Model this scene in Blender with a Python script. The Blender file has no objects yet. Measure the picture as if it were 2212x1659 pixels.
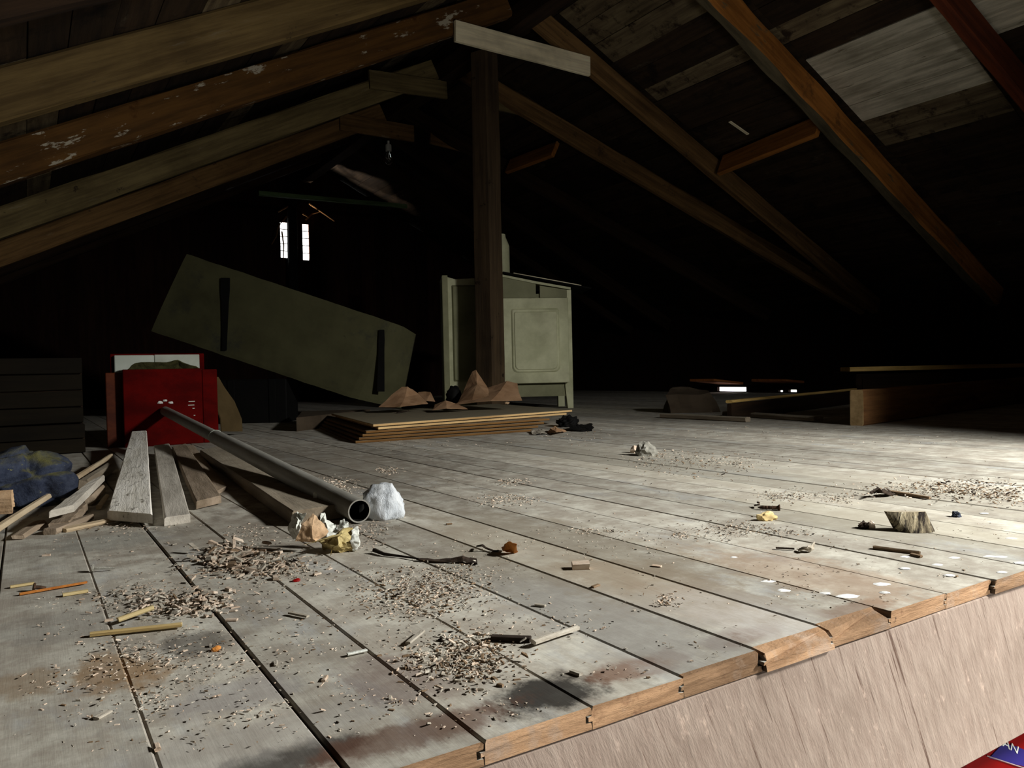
import bpy, bmesh, math, random
from mathutils import Vector, Matrix, noise
random.seed(7)
S = bpy.context.scene
COL = S.collection
V = Vector
R = math.radians

# ------------------------------------------------------------------ camera
EYE = V((0, 0, .33))
FP, CX, CY = 1662.0, 1106.0, 829.5
RT = V((0.84419547, -0.53555955, -0.0225828))
DN = V((-0.02722428, -0.00076218, -0.99962906))
FW = V((0.53534367, 0.84449712, -0.01522366))
cam_d = bpy.data.cameras.new('camera')
cam = bpy.data.objects.new('camera', cam_d)
COL.objects.link(cam)
cm = Matrix((RT, -DN, -FW)).transposed().to_4x4()
cm.translation = EYE
cam.matrix_world = cm
cam_d.sensor_width = 36.0
cam_d.lens = 36.0 * FP / 2212.0
cam_d.clip_start = .02
cam_d.clip_end = 100
S.camera = cam

# ------------------------------------------------------------------ world, light, exposure
W = bpy.data.worlds.new('sky')
S.world = W
W.use_nodes = True
bg = W.node_tree.nodes['Background']
bg.inputs[0].default_value = (1.0, .985, .94, 1)
bg.inputs[1].default_value = 4.0
S.view_settings.view_transform = 'Standard'
S.view_settings.look = 'None'
S.view_settings.gamma = 1.0
S.view_settings.exposure = 0.0
S.view_settings.use_curve_mapping = False


def area(name, loc, d, sx, sy, power, color):
    l = bpy.data.lights.new(name, 'AREA')
    l.shape = 'RECTANGLE'
    l.size, l.size_y, l.energy, l.color = sx, sy, power, color
    o = bpy.data.objects.new(name, l)
    COL.objects.link(o)
    o.location = loc
    o.rotation_euler = V(d).to_track_quat('-Z', 'Z').to_euler()
    return o


# unseen daylight from the right of the camera, aimed down; its roof-window shaft is added
area('right_daylight', (3.1, -.85, 1.75), (-.2, .16, -.97), .4, .5, 338, (1.0, .99, .94))
# added fill brightening joist and rafters, standing in for daylight from the room below
area('room_fill', (1.7, -1.5, -.95), (-.05, 1, .2), 1.4, .7, 46, (1.0, .98, .93))
# daylight coming up through the slit windows of the far gable
area('gable_daylight', (2.3, 10.85, 1.35), (.8, -.4, .7), .3, .3, 700, (1.0, .93, .82))


# ------------------------------------------------------------------ pixel rays (2212 x 1659 frame)
def ray(px, py):
    return RT * (px - CX) + DN * (py - CY) + FW * FP


def P(px, py, z=0.0):
    r = ray(px, py)
    return EYE + r * ((z - EYE.z) / r.z)


def onY(px, py, y):
    r = ray(px, py)
    return EYE + r * (y / r.y)


def onX(px, py, x):
    r = ray(px, py)
    return EYE + r * (x / r.x)


def D(px, py, depth):
    return EYE + ray(px, py) * (depth / FP)


def onroof(px, py, off=0.0):
    r = ray(px, py)
    t = (2.79 + off + 1.66) / (r.z + .5 * r.x)
    return EYE + r * t


# ------------------------------------------------------------------ materials
def lin(c):
    return c / 12.92 if c <= .04045 else ((c + .055) / 1.055) ** 2.4


def hx(h):
    return tuple(lin(int(h[i:i + 2], 16) / 255) for i in (0, 2, 4)) + (1,)


def mix(nt, a, b, fac):
    m = nt.nodes.new('ShaderNodeMix')
    m.data_type = 'RGBA'
    for k, v in ((6, a), (7, b), (0, fac)):
        if hasattr(v, 'is_linked') or hasattr(v, 'links'):
            nt.links.new(v, m.inputs[k])
        else:
            m.inputs[k].default_value = v
    return m.outputs[2]


def ramp(nt, src, lo, hi, a=0.0, b=1.0):
    m = nt.nodes.new('ShaderNodeMapRange')
    m.interpolation_type = 'SMOOTHSTEP'
    nt.links.new(src, m.inputs[0])
    for k, v in zip((1, 2, 3, 4), (lo, hi, a, b)):
        m.inputs[k].default_value = v
    return m.outputs[0]


def nz(nt, vec, scale=1.0, detail=5.0, rough=.6):
    n = nt.nodes.new('ShaderNodeTexNoise')
    n.inputs['Scale'].default_value = scale
    n.inputs['Detail'].default_value = detail
    n.inputs['Roughness'].default_value = rough
    nt.links.new(vec, n.inputs['Vector'])
    return n.outputs[0]


def mapping(nt, vec, scale=(1, 1, 1), rot=(0, 0, 0)):
    if any(rot):
        q = nt.nodes.new('ShaderNodeMapping')
        q.inputs['Rotation'].default_value = rot
        nt.links.new(vec, q.inputs[0])
        vec = q.outputs[0]
    m = nt.nodes.new('ShaderNodeMapping')
    m.inputs['Scale'].default_value = scale
    nt.links.new(vec, m.inputs[0])
    return m.outputs[0]


def math_n(nt, op, a, b=None):
    m = nt.nodes.new('ShaderNodeMath')
    m.operation = op
    for k, v in ((0, a), (1, b)):
        if v is None:
            continue
        if hasattr(v, 'links'):
            nt.links.new(v, m.inputs[k])
        else:
            m.inputs[k].default_value = v
    return m.outputs[0]


def mat(name, c1, c2, scale=(3, 30, 30), coord='Object', rough=.85, bump=.25, spots=(), rnd=.2, spec=.2, dust=None,
        stains_and_shade=(), rot=(0, 0, 0), metallic=0.0, fine=.35, lum=1.0, gl=.3, gh=.7):
    """c1/c2: grain colours; spots: (hex, scale, lo, hi); stains: (world xyz, radius, hex, strength, stretch)"""
    m = bpy.data.materials.new(name)
    m.use_nodes = True
    nt = m.node_tree
    b = nt.nodes['Principled BSDF']
    tc = nt.nodes.new('ShaderNodeTexCoord')
    geo = nt.nodes.new('ShaderNodeNewGeometry')
    oi = nt.nodes.new('ShaderNodeObjectInfo')
    vec = geo.outputs['Position'] if coord == 'World' else tc.outputs['Object']
    va = nt.nodes.new('ShaderNodeVectorMath')
    va.operation = 'ADD'
    cb = nt.nodes.new('ShaderNodeCombineXYZ')
    rr = math_n(nt, 'MULTIPLY', oi.outputs['Random'], 37.0)
    for k in range(3):
        nt.links.new(rr, cb.inputs[k])
    nt.links.new(vec, va.inputs[0])
    nt.links.new(cb.outputs[0], va.inputs[1])
    v2 = va.outputs[0]
    g = nz(nt, mapping(nt, v2, scale, rot), 1.0, 6, .65)
    col = mix(nt, hx(c1), hx(c2), ramp(nt, g, gl, gh))
    blot = nz(nt, v2, 2.3, 4, .6)
    dark = mix(nt, (1, 1, 1, 1), (.6, .58, .55, 1), ramp(nt, blot, .45, .72))
    mm = nt.nodes.new('ShaderNodeMix')
    mm.data_type = 'RGBA'
    mm.blend_type = 'MULTIPLY'
    mm.inputs[0].default_value = .7
    nt.links.new(col, mm.inputs[6])
    nt.links.new(dark, mm.inputs[7])
    col = mm.outputs[2]
    for (h, s, lo, hi) in spots:
        s = s if isinstance(s, tuple) else (s, s, s)
        n = nz(nt, mapping(nt, v2, s, rot), 1.0, 7, .7)
        col = mix(nt, col, hx(h), ramp(nt, n, lo, hi))
    if dust:
        n = nz(nt, mapping(nt, geo.outputs['Position'], (13, 13, 13)), 1.0, 9, .72)
        sep = nt.nodes.new('ShaderNodeSeparateXYZ')
        nt.links.new(geo.outputs['Normal'], sep.inputs[0])
        up = ramp(nt, sep.outputs[2], .4, .9)
        col = mix(nt, col, hx(dust[0]), math_n(nt, 'MULTIPLY', up, ramp(nt, n, .38, .72, dust[1], dust[2])))
    for (p, rad, h, st, sx, sy) in stains_and_shade:
        sub = nt.nodes.new('ShaderNodeVectorMath')
        sub.operation = 'SUBTRACT'
        nt.links.new(geo.outputs['Position'], sub.inputs[0])
        sub.inputs[1].default_value = p
        ln = nt.nodes.new('ShaderNodeVectorMath')
        ln.operation = 'LENGTH'
        nt.links.new(mapping(nt, sub.outputs[0], (sx, sy, 1)), ln.inputs[0])
        n = nz(nt, mapping(nt, geo.outputs['Position'], (22, 14, 22)), 1.0, 6, .7)
        d = math_n(nt, 'ADD', ln.outputs['Value'], math_n(nt, 'MULTIPLY', math_n(nt, 'SUBTRACT', n, .5), rad * 2.2))
        col = mix(nt, col, hx(h), ramp(nt, d, rad * .55, rad * 1.15, st, 0.0))
    hs = nt.nodes.new('ShaderNodeHueSaturation')
    nt.links.new(col, hs.inputs['Color'])
    mr = ramp(nt, oi.outputs['Random'], 0, 1, lum * (1 - rnd), lum * (1 + rnd))
    nt.links.new(mr, hs.inputs['Value'])
    nt.links.new(hs.outputs[0], b.inputs['Base Color'])
    b.inputs['Roughness'].default_value = rough
    b.inputs['Specular IOR Level'].default_value = spec
    b.inputs['Metallic'].default_value = metallic
    if bump:
        f = nz(nt, mapping(nt, v2, tuple(s * 2 for s in scale), rot), 1.0, 8, .75)
        bp = nt.nodes.new('ShaderNodeBump')
        bp.inputs['Strength'].default_value = bump
        bp.inputs['Distance'].default_value = .01
        nt.links.new(math_n(nt, 'ADD', math_n(nt, 'MULTIPLY', f, fine), g), bp.inputs['Height'])
        nt.links.new(bp.outputs[0], b.inputs['Normal'])
    return m


def G3(px, py):
    p = P(px, py)
    return (p.x, p.y, p.z)


FLOOR_STAINS_AND_SHADE = [
    (G3(640, 1010), .75, '564c3e', .5, 1.2, .7),  # broad browner dirt, with the dim back-left falloff put into its colour
    (G3(560, 1150), .3, '62574a', .4, 1.0, 1.0),
    (G3(250, 1450), .075, '8a6636', .6, 1.3, 1.0),
    (G3(60, 1480), .05, '83663f', .45, 1.0, 1.0),
    (G3(1185, 1500), .055, '1d1a18', .92, .75, 1.2),
    (G3(620, 1640), .05, '19171a', .8, .6, 1.6),
    (G3(430, 1385), .05, '35302c', .6, 1.0, 1.0),
    (G3(500, 1500), .06, '8d8a8a', .5, .8, 1.2),
    (G3(560, 1590), .08, '9a9690', .5, .5, 1.6),
    (G3(230, 1170), .10, '8f8f88', .5, 1.0, 1.0),
    (G3(120, 1360), .07, '7f7b75', .45, 1.0, .8),
    (G3(860, 1470), .07, '6b5550', .5, 1.2, .8),
    (G3(900, 1580), .06, '5b3d2e', .7, .5, 2.0),
    (G3(1380, 1440), .05, '6f4f3d', .7, .6, 1.8),
    (G3(1600, 1375), .05, '6a5247', .7, .6, 1.8),
    (G3(1850, 1315), .05, '7a5f4c', .6, .6, 1.8),
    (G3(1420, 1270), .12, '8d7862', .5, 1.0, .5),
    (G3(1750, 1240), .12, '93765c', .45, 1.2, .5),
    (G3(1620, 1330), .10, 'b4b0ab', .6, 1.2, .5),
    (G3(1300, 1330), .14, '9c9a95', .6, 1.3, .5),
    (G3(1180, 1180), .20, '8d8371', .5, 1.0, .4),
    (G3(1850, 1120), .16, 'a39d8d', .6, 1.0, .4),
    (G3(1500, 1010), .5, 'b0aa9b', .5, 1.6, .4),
]
M = {}
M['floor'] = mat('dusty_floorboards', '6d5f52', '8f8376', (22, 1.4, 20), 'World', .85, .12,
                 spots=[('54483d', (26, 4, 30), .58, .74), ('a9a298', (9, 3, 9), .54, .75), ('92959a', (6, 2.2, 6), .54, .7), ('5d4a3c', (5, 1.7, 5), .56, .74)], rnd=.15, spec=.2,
                 dust=('cbc9bd', .3, .88), stains_and_shade=FLOOR_STAINS_AND_SHADE, gl=.2, gh=.8)
M['floor_end'] = mat('torn_board_ends', '86684d', 'b08d6c', (8, 8, 60), 'World', .9, .6,
                     spots=[('6d4f3a', 14, .58, .7), ('9c8673', 9, .52, .66), ('2b211c', 22, .68, .74)], rnd=.3)
M['joist'] = mat('sawn_joist', 'a18d80', 'bcaa9c', (80, 12, 16), 'Object', .9, .3,
                 spots=[('6a5347', (120, 30, 2.6), .60, .66), ('d4bcab', (70, 30, 30), .58, .74)], rot=(0, R(24), 0), rnd=0, gl=.2, gh=.8, lum=0.75)
M['rafter'] = mat('brown_rafter', '4e3a22', '735836', (1.6, 26, 26), 'Object', .9, .3,
                  spots=[('35281c', 6, .6, .7), ('8a7a62', (2, 9, 9), .62, .8)], rnd=.12, lum=1.6)
M['rafter_grey'] = mat('grey_rafter', '5f5236', '877750', (1.6, 24, 24), 'Object', .9, .3,
                       spots=[('3c3124', 7, .64, .7), ('9a8f7c', (2, 9, 9), .6, .8)], rnd=.08, lum=0.9)
M['rafter_dim'] = mat('dim_grey_rafter', '645030', '8c7448', (1.6, 24, 24), 'Object', .9, .3,
                      spots=[('3c3124', 7, .64, .7), ('9a8f7c', (2, 9, 9), .6, .8)], rnd=.05, lum=0.6)
M['rafter_orange'] = mat('orange_rafter', '5c3f1e', '80592a', (1.6, 22, 22), 'Object', .85, .35,
                         spots=[('573412', 5, .6, .72), ('d8cdb6', (4.2, 14, 14), .585, .625)], rnd=.06, lum=0.65)
M['rafter_rust'] = mat('rust_orange_rafter', '664019', '8e5c2a', (1.6, 22, 22), 'Object', .85, .35,
                  spots=[('57381a', 5, .56, .7), ('4f4634', (3, 9, 9), .58, .66)], rnd=.06, lum=1.9)
M['wane'] = mat('weathered_wane', '4b4434', '6a604a', (3, 20, 20), 'Object', .95, .5, rnd=0)
M['tie'] = mat('pale_tie', 'b5ac92', 'd6ccb0', (1.6, 24, 24), 'Object', .9, .3, rnd=.05, lum=1.7)
M['green_tie'] = mat('green_tie', '56734a', '7b9468', (2, 20, 20), 'Object', .9, .2, rnd=0)
M['dark_wood'] = mat('dark_wood', '2a1d14', '45311f', (1.6, 24, 24), 'Object', .9, .3, rnd=.2, lum=0.6)
M['red_wood'] = mat('red_brown_rafter', '4a2314', '6f371c', (1.6, 24, 24), 'Object', .85, .3, rnd=.1)
M['post'] = mat('post_wood', '4f4030', '6e5a42', (1.2, 18, 18), 'Object', .9, .5, spots=[('2f2419', 9, .62, .68)], rnd=0, lum=0.65)
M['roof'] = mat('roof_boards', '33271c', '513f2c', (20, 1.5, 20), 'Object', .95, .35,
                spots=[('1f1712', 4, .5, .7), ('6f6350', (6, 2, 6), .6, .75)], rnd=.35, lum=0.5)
M['roof_pale'] = mat('whitewashed_roof_board', '8a8474', 'b9b3a2', (24, 2.0, 24), 'Object', .95, .4,
                     spots=[('5f5747', (22, 3, 22), .58, .7), ('2d261d', 26, .7, .73)], rnd=.1, lum=1.6)
M['roof_mid'] = mat('worn_roof_board', '4b3f2f', '75684f', (20, 1.6, 20), 'Object', .95, .35,
                    spots=[('2c2118', 7, .5, .66)], rnd=.15, lum=1.2)
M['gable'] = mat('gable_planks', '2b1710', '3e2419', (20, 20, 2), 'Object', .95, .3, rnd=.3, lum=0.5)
M['shell'] = mat('dark_shell', '2b231c', '3a3028', (3, 3, 3), 'Object', .95, 0, rnd=0)
M['plank_white'] = mat('dusty_white_plank', 'd0cabd', 'f0ece4', (3, 30, 20), 'Object', .9, .5,
                       spots=[('7a7466', (30, 60, 30), .57, .66), ('6d6657', (8, 20, 20), .62, .74)], rnd=.04, lum=1.1)
M['plank_grey'] = mat('grey_plank', 'a69f94', 'cdc6ba', (3, 26, 20), 'Object', .9, .4,
                      spots=[('6f6757', 40, .6, .7)], rnd=.1, lum=1.1)
M['plank_tan'] = mat('tan_plank', '857562', 'ac9a86', (3, 26, 20), 'Object', .9, .4,
                     spots=[('d2b294', (40, 9, 9), .66, .72)], rnd=.1)
M['stick'] = mat('pale_stick', 'b09a7c', 'd8c5a6', (3, 30, 30), 'Object', .85, .4, spots=[('8a745a', 9, .62, .7)], rnd=.08, lum=0.9)
M['red'] = mat('red_paint', '5e0806', '820d08', (6, 6, 10), 'Object', .8, .15,
               spots=[('350504', 8, .64, .7), ('8a4a42', 34, .72, .75)], rnd=0, spec=.05, lum=.5)
M['red_edge'] = mat('rusty_red_paint', '5a2310', '7d3a17', (6, 6, 12), 'Object', .7, .2, rnd=.05, lum=0.5)
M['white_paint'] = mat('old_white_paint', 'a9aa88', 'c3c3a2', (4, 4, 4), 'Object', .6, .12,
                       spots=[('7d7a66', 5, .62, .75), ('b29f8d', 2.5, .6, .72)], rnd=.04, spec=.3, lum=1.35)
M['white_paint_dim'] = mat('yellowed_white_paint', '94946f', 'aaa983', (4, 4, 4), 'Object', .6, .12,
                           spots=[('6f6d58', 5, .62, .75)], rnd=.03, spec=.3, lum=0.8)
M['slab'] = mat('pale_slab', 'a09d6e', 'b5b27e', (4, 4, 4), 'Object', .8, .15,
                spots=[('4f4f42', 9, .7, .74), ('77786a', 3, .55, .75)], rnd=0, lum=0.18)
M['black'] = mat('black_stuff', '0b0a09', '16130f', (9, 9, 9), 'Object', .8, .3, rnd=.1, lum=0.3)
M['pale_white'] = mat('white_board', 'bcc2b6', 'd2d8cc', (4, 4, 4), 'Object', .6, .05, rnd=.05)
M['moss'] = mat('mossy_cloth', '3f3d22', '5c5834', (30, 30, 30), 'Object', .95, .6, rnd=0, lum=0.8)
M['kraft'] = mat('kraft_paper', '9a7656', 'bb9674', (6, 6, 6), 'Object', .85, .2, rnd=.1, lum=0.9)
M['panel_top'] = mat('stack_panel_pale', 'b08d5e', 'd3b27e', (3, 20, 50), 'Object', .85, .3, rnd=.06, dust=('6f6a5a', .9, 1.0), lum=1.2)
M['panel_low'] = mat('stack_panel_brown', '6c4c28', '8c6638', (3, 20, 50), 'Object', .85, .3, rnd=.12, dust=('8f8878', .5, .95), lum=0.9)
M['carton'] = mat('dull_carton', '57493a', '6e5f4d', (5, 5, 5), 'Object', .9, .15, rnd=.05, lum=0.55)
M['tan_board'] = mat('tan_hardboard', '7a6540', '947b52', (5, 5, 5), 'Object', .85, .15, rnd=.05, lum=0.4)
M['pipe'] = mat('grey_pipe_plastic', '87857e', 'a19f96', (4, 30, 30), 'Object', .55, .1,
                spots=[('6a675d', (6, 20, 20), .6, .75)], rnd=0, spec=.4)
M['clay'] = mat('white_plaster_dust', 'c9c7c2', 'e4e2de', (30, 30, 30), 'Object', .9, .4, rnd=0)
M['bag'] = mat('white_plastic_film', 'd5dde6', 'eef3f8', (30, 30, 12), 'Object', .35, .6, rnd=0, spec=.5, lum=0.9)
M['paper_white'] = mat('white_paper', 'cfd2ca', 'e6e8e0', (20, 20, 20), 'Object', .6, .4, rnd=.05)
M['paper_tan'] = mat('tan_card', 'cfa982', 'e4c29c', (20, 20, 20), 'Object', .8, .3, rnd=.03, lum=0.9)
M['paper_ochre'] = mat('ochre_paper', '9d8850', 'cfbd86', (14, 14, 14), 'Object', .6, .4, rnd=.03)
M['blue'] = mat('navy_quilted_cloth', '2c3348', '4a5266', (40, 40, 40), 'Object', .9, .5,
                spots=[('8c8c62', 60, .62, .70)], rnd=0, dust=('77733f', .0, .95), lum=0.8)
M['crate_wood'] = mat('dim_crate_wood', '40341f', '5a4a2e', (2, 20, 20), 'Object', .9, .3, rnd=.2, lum=0.1)
M['beam_end'] = mat('pale_beam_end', '8a7350', 'a98f68', (20, 20, 20), 'Object', .9, .4, rnd=0, lum=1.3)
M['beam'] = mat('red_brown_beam', '5c3f26', '7d5836', (1.6, 24, 24), 'Object', .9, .35, spots=[('4a2617', (2, 8, 8), .52, .7)], rnd=.05, lum=1.5)
M['batten'] = mat('dusty_batten', '6a5f50', '8f8270', (2, 24, 24), 'Object', .9, .35, rnd=.12, dust=('9f9685', .3, .9))
M['yellow_wood'] = mat('yellow_pine', '8c7340', 'b0935a', (2, 24, 24), 'Object', .85, .3, rnd=.08, lum=2.0)
M['eave_wood'] = mat('orange_eave_wood', '9a5a2c', 'c27a42', (2, 24, 24), 'Object', .9, .3, rnd=.1)
M['stone'] = mat('grey_rubble', '8f8d84', 'b4b2a8', (30, 30, 30), 'Object', .95, .6, rnd=.1)
M['bark'] = mat('rough_bark', '33291f', 'b3a689', (60, 14, 9), 'Object', .95, 1.0,
                spots=[('261f1a', (70, 14, 9), .48, .57), ('c3a765', (50, 16, 12), .66, .7), ('d3cfc0', (60, 14, 9), .62, .7)], rnd=0, rot=(0, R(-28), 0))
M['bark_top'] = mat('cut_wood_top', '9c917e', 'b7ac98', (20, 20, 20), 'Object', .95, .4, rnd=0)
M['rust'] = mat('rusty_steel', '3a2b22', '5d4636', (60, 60, 60), 'Object', .7, .3, rnd=.1, metallic=.4)
M['chip_pale'] = mat('pale_chip', 'c4ab94', 'e8d8c6', (20, 60, 60), 'Object', .9, .3, rnd=.2)
M['chip_grey'] = mat('grey_chip', '9c9384', 'c6bfb2', (20, 60, 60), 'Object', .9, .3, rnd=.2)
M['chip_brown'] = mat('brown_chip', '6a5640', '8f7860', (20, 60, 60), 'Object', .9, .3, rnd=.2)
M['chip_dark'] = mat('dark_chip', '241c16', '3b2f26', (20, 60, 60), 'Object', .9, .3, rnd=.2)
M['straw'] = mat('yellow_straw', 'b79d68', 'd8c594', (3, 60, 60), 'Object', .8, .3, rnd=.1)
M['orange'] = mat('orange_leaf', 'a85f24', 'cf8a44', (30, 30, 30), 'Object', .7, .3, rnd=.1)
M['white_spot'] = mat('white_dropping', 'e2e3e1', 'f4f5f4', (30, 30, 30), 'Object', .7, .1, rnd=.03)
M['red_tin'] = mat('bright_red_gloss', '8a0808', 'a40d0b', (4, 4, 4), 'Object', .3, 0, rnd=0, spec=.5, lum=0.7)
M['blue_label'] = mat('dark_blue_label', '27246e', '33277c', (4, 4, 4), 'Object', .4, 0, rnd=0, spec=.4, lum=0.8)
M['letter'] = mat('white_lettering', 'eef6ee', 'f6faf4', (4, 4, 4), 'Object', .5, 0, rnd=0)
M['label_line'] = mat('grey_label_line', '8c7c7c', '9a8a8a', (4, 4, 4), 'Object', .5, 0, rnd=0)
M['porcelain'] = mat('white_porcelain', 'c8c9c2', 'dcddd6', (9, 9, 9), 'Object', .3, 0, rnd=0, spec=.5)
M['twig'] = mat('dry_twig', '7a5432', 'a87a4c', (20, 20, 20), 'Object', .9, .3, rnd=.1)
g = bpy.data.materials.new('clear_glass')
g.use_nodes = True
pb = g.node_tree.nodes['Principled BSDF']
pb.inputs['Base Color'].default_value = (.97, 1, .99, 1)
pb.inputs['Roughness'].default_value = .04
pb.inputs['IOR'].default_value = 1.45
pb.inputs['Transmission Weight'].default_value = 1.0
M['glass'] = g
g = bpy.data.materials.new('pane_glass')
g.use_nodes = True
nt = g.node_tree
nt.nodes.remove(nt.nodes['Principled BSDF'])
tr_, gs_, mx_ = (nt.nodes.new(n) for n in ('ShaderNodeBsdfTransparent', 'ShaderNodeBsdfGlossy', 'ShaderNodeMixShader'))
gs_.inputs['Roughness'].default_value = .05
mx_.inputs[0].default_value = .08
nt.links.new(tr_.outputs[0], mx_.inputs[1])
nt.links.new(gs_.outputs[0], mx_.inputs[2])
nt.links.new(mx_.outputs[0], nt.nodes['Material Output'].inputs[0])
M['pane'] = g


# ------------------------------------------------------------------ mesh helpers
def link(name, me, m, parent=None, mw=None):
    o = bpy.data.objects.new(name, me)
    COL.objects.link(o)
    for x in (m if isinstance(m, (list, tuple)) else [m]):
        me.materials.append(x)
    if parent is not None:
        o.parent = parent
        o.matrix_parent_inverse = pmat(parent).inverted()
    if mw is not None:
        o.matrix_basis = mw
    return o


def pmat(o):
    m = o.matrix_basis.copy()
    if o.parent is not None:
        m = pmat(o.parent) @ o.matrix_parent_inverse @ m
    return m


def done(name, bm, m, parent=None, mw=None, smooth=False):
    bmesh.ops.recalc_face_normals(bm, faces=bm.faces)
    me = bpy.data.meshes.new(name)
    if smooth:
        for f in bm.faces:
            f.smooth = True
    bm.to_mesh(me)
    bm.free()
    return link(name, me, m, parent, mw)


def thing(name, label, cat, loc, group=None):
    o = bpy.data.objects.new(name, None)
    o.empty_display_size = .05
    COL.objects.link(o)
    o.matrix_basis = Matrix.Translation(V(loc))
    return tag(o, label, cat, group)


def tag(o, label, cat, group=None):
    o['label'] = label
    o['category'] = cat
    if group:
        o['group'] = group
    return o


def struct(name, loc=(0, 0, 0)):
    o = bpy.data.objects.new(name, None)
    COL.objects.link(o)
    o.location = loc
    o['kind'] = 'structure'
    return o


def frame(o, x, up):
    """matrix with local X along x and local Z as close to up as possible"""
    x = V(x).normalized()
    y = V(up).cross(x).normalized()
    z = x.cross(y)
    m = Matrix((x, y, z)).transposed().to_4x4()
    m.translation = V(o)
    return m


def box_bm(bm, lo, hi, bev=0.0, mi=0):
    vs = [bm.verts.new((x, y, z)) for x in (lo[0], hi[0]) for y in (lo[1], hi[1]) for z in (lo[2], hi[2])]
    fs = []
    for q in ((0, 1, 3, 2), (4, 6, 7, 5), (0, 4, 5, 1), (2, 3, 7, 6), (0, 2, 6, 4), (1, 5, 7, 3)):
        f = bm.faces.new([vs[i] for i in q])
        f.material_index = mi
        fs.append(f)
    if bev:
        es = list({e for f in fs for e in f.edges})
        bmesh.ops.bevel(bm, geom=es, offset=bev, segments=1, affect='EDGES', profile=.5)
    return vs


def hexa_bm(bm, b4, t4, mi=0):
    """b4 / t4: four bottom and four top corners, same winding"""
    b = [bm.verts.new(p) for p in b4]
    t = [bm.verts.new(p) for p in t4]
    fs = [bm.faces.new(b[::-1]), bm.faces.new(t)]
    for i in range(4):
        j = (i + 1) % 4
        fs.append(bm.faces.new([b[i], b[j], t[j], t[i]]))
    for f in fs:
        f.material_index = mi
    return fs


def beam_bm(L, w, d, seg=8, jit=.003, ch=.006, seed=0, w1=None, d1=None, y0=0.0, z0=0.0, endmat=0, under=0):
    """timber along local X from 0 to L, y in [y0, y0+w], z in [z0, z0+d], chamfered and slightly uneven"""
    bm = bmesh.new()
    rings = []
    w1, d1 = w1 or w, d1 or d
    for i in range(seg + 1):
        t = i / seg
        ww, dd = w + (w1 - w) * t, d + (d1 - d) * t
        c = min(ch, ww * .3, dd * .3)
        pts = [(c, 0), (ww - c, 0), (ww, c), (ww, dd - c), (ww - c, dd), (c, dd), (0, dd - c), (0, c)]
        ring = []
        for k, (y, z) in enumerate(pts):
            n = noise.noise_vector(V((t * L * 2.3 + seed * 9.1, k * 1.7, seed * 3.3))) * jit
            ring.append(bm.verts.new((t * L + (n.x * .8 if i in (0, seg) else 0), y0 + y + n.y, z0 + z + n.z)))
        rings.append(ring)
    for a, b in zip(rings, rings[1:]):
        for k in range(8):
            j = (k + 1) % 8
            bm.faces.new([a[k], a[j], b[j], b[k]]).material_index = under if k in (0, 1) else 0
    for r in (rings[0][::-1], rings[-1]):
        bm.faces.new(r).material_index = endmat
    return bm


def beam(name, p0, p1, w, d, m, up=(0, 0, 1), parent=None, y0=0.0, z0=0.0, **k):
    p0, p1 = V(p0), V(p1)
    bm = beam_bm((p1 - p0).length, w, d, y0=y0, z0=z0, seed=random.random() * 50, **k)
    return done(name, bm, m, parent, frame(p0, p1 - p0, up))


def tube_bm(bm, pts, rads, n=6, cap=True, mi=0):
    pts = [V(p) for p in pts]
    if not isinstance(rads, (list, tuple)):
        rads = [rads] * len(pts)
    rings = []
    prev = None
    for i, p in enumerate(pts):
        d = (pts[min(i + 1, len(pts) - 1)] - pts[max(i - 1, 0)]).normalized()
        a = prev if prev is not None else (V((0, 0, 1)) if abs(d.z) < .9 else V((1, 0, 0)))
        u = d.cross(a).normalized()
        prev = u.cross(d).normalized() if True else a
        w = prev
        rings.append([bm.verts.new(p + (u * math.cos(2 * math.pi * k / n) + w * math.sin(2 * math.pi * k / n)) * rads[i]) for k in range(n)])
    for a, b in zip(rings, rings[1:]):
        for k in range(n):
            j = (k + 1) % n
            bm.faces.new([a[k], a[j], b[j], b[k]]).material_index = mi
    if cap:
        bm.faces.new(rings[0][::-1]).material_index = mi
        bm.faces.new(rings[-1]).material_index = mi
    return rings


def lathe_bm(bm, prof, n=24, o=(0, 0, 0)):
    o = V(o)
    rings = [[bm.verts.new(o + V((r * math.cos(2 * math.pi * k / n), r * math.sin(2 * math.pi * k / n), z))) for k in range(n)] for r, z in prof]
    for a, b in zip(rings, rings[1:]):
        for k in range(n):
            j = (k + 1) % n
            bm.faces.new([a[k], a[j], b[j], b[k]])
    bm.faces.new(rings[0][::-1])
    bm.faces.new(rings[-1])


def lump_bm(sx, sy, sz, sub=3, amp=.25, fr=2.0, seed=0.0, flat=True, ridged=False):
    bm = bmesh.new()
    bmesh.ops.create_icosphere(bm, subdivisions=sub, radius=1)
    for v in bm.verts:
        p = v.co.copy()
        n = noise.fractal(p * fr + V((seed, seed * 2, 0)), .8, 2.0, 4)
        if ridged:
            n = -abs(noise.noise(p * fr + V((seed, 0, seed)))) * 1.6 + .35 + n * .25
        p *= 1 + amp * n
        if flat and p.z < -.55:
            p.z = -.55 - (p.z + .55) * -.08
        v.co = V((p.x * sx, p.y * sy, (p.z + .55) * sz if flat else p.z * sz))
    return bm


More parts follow.
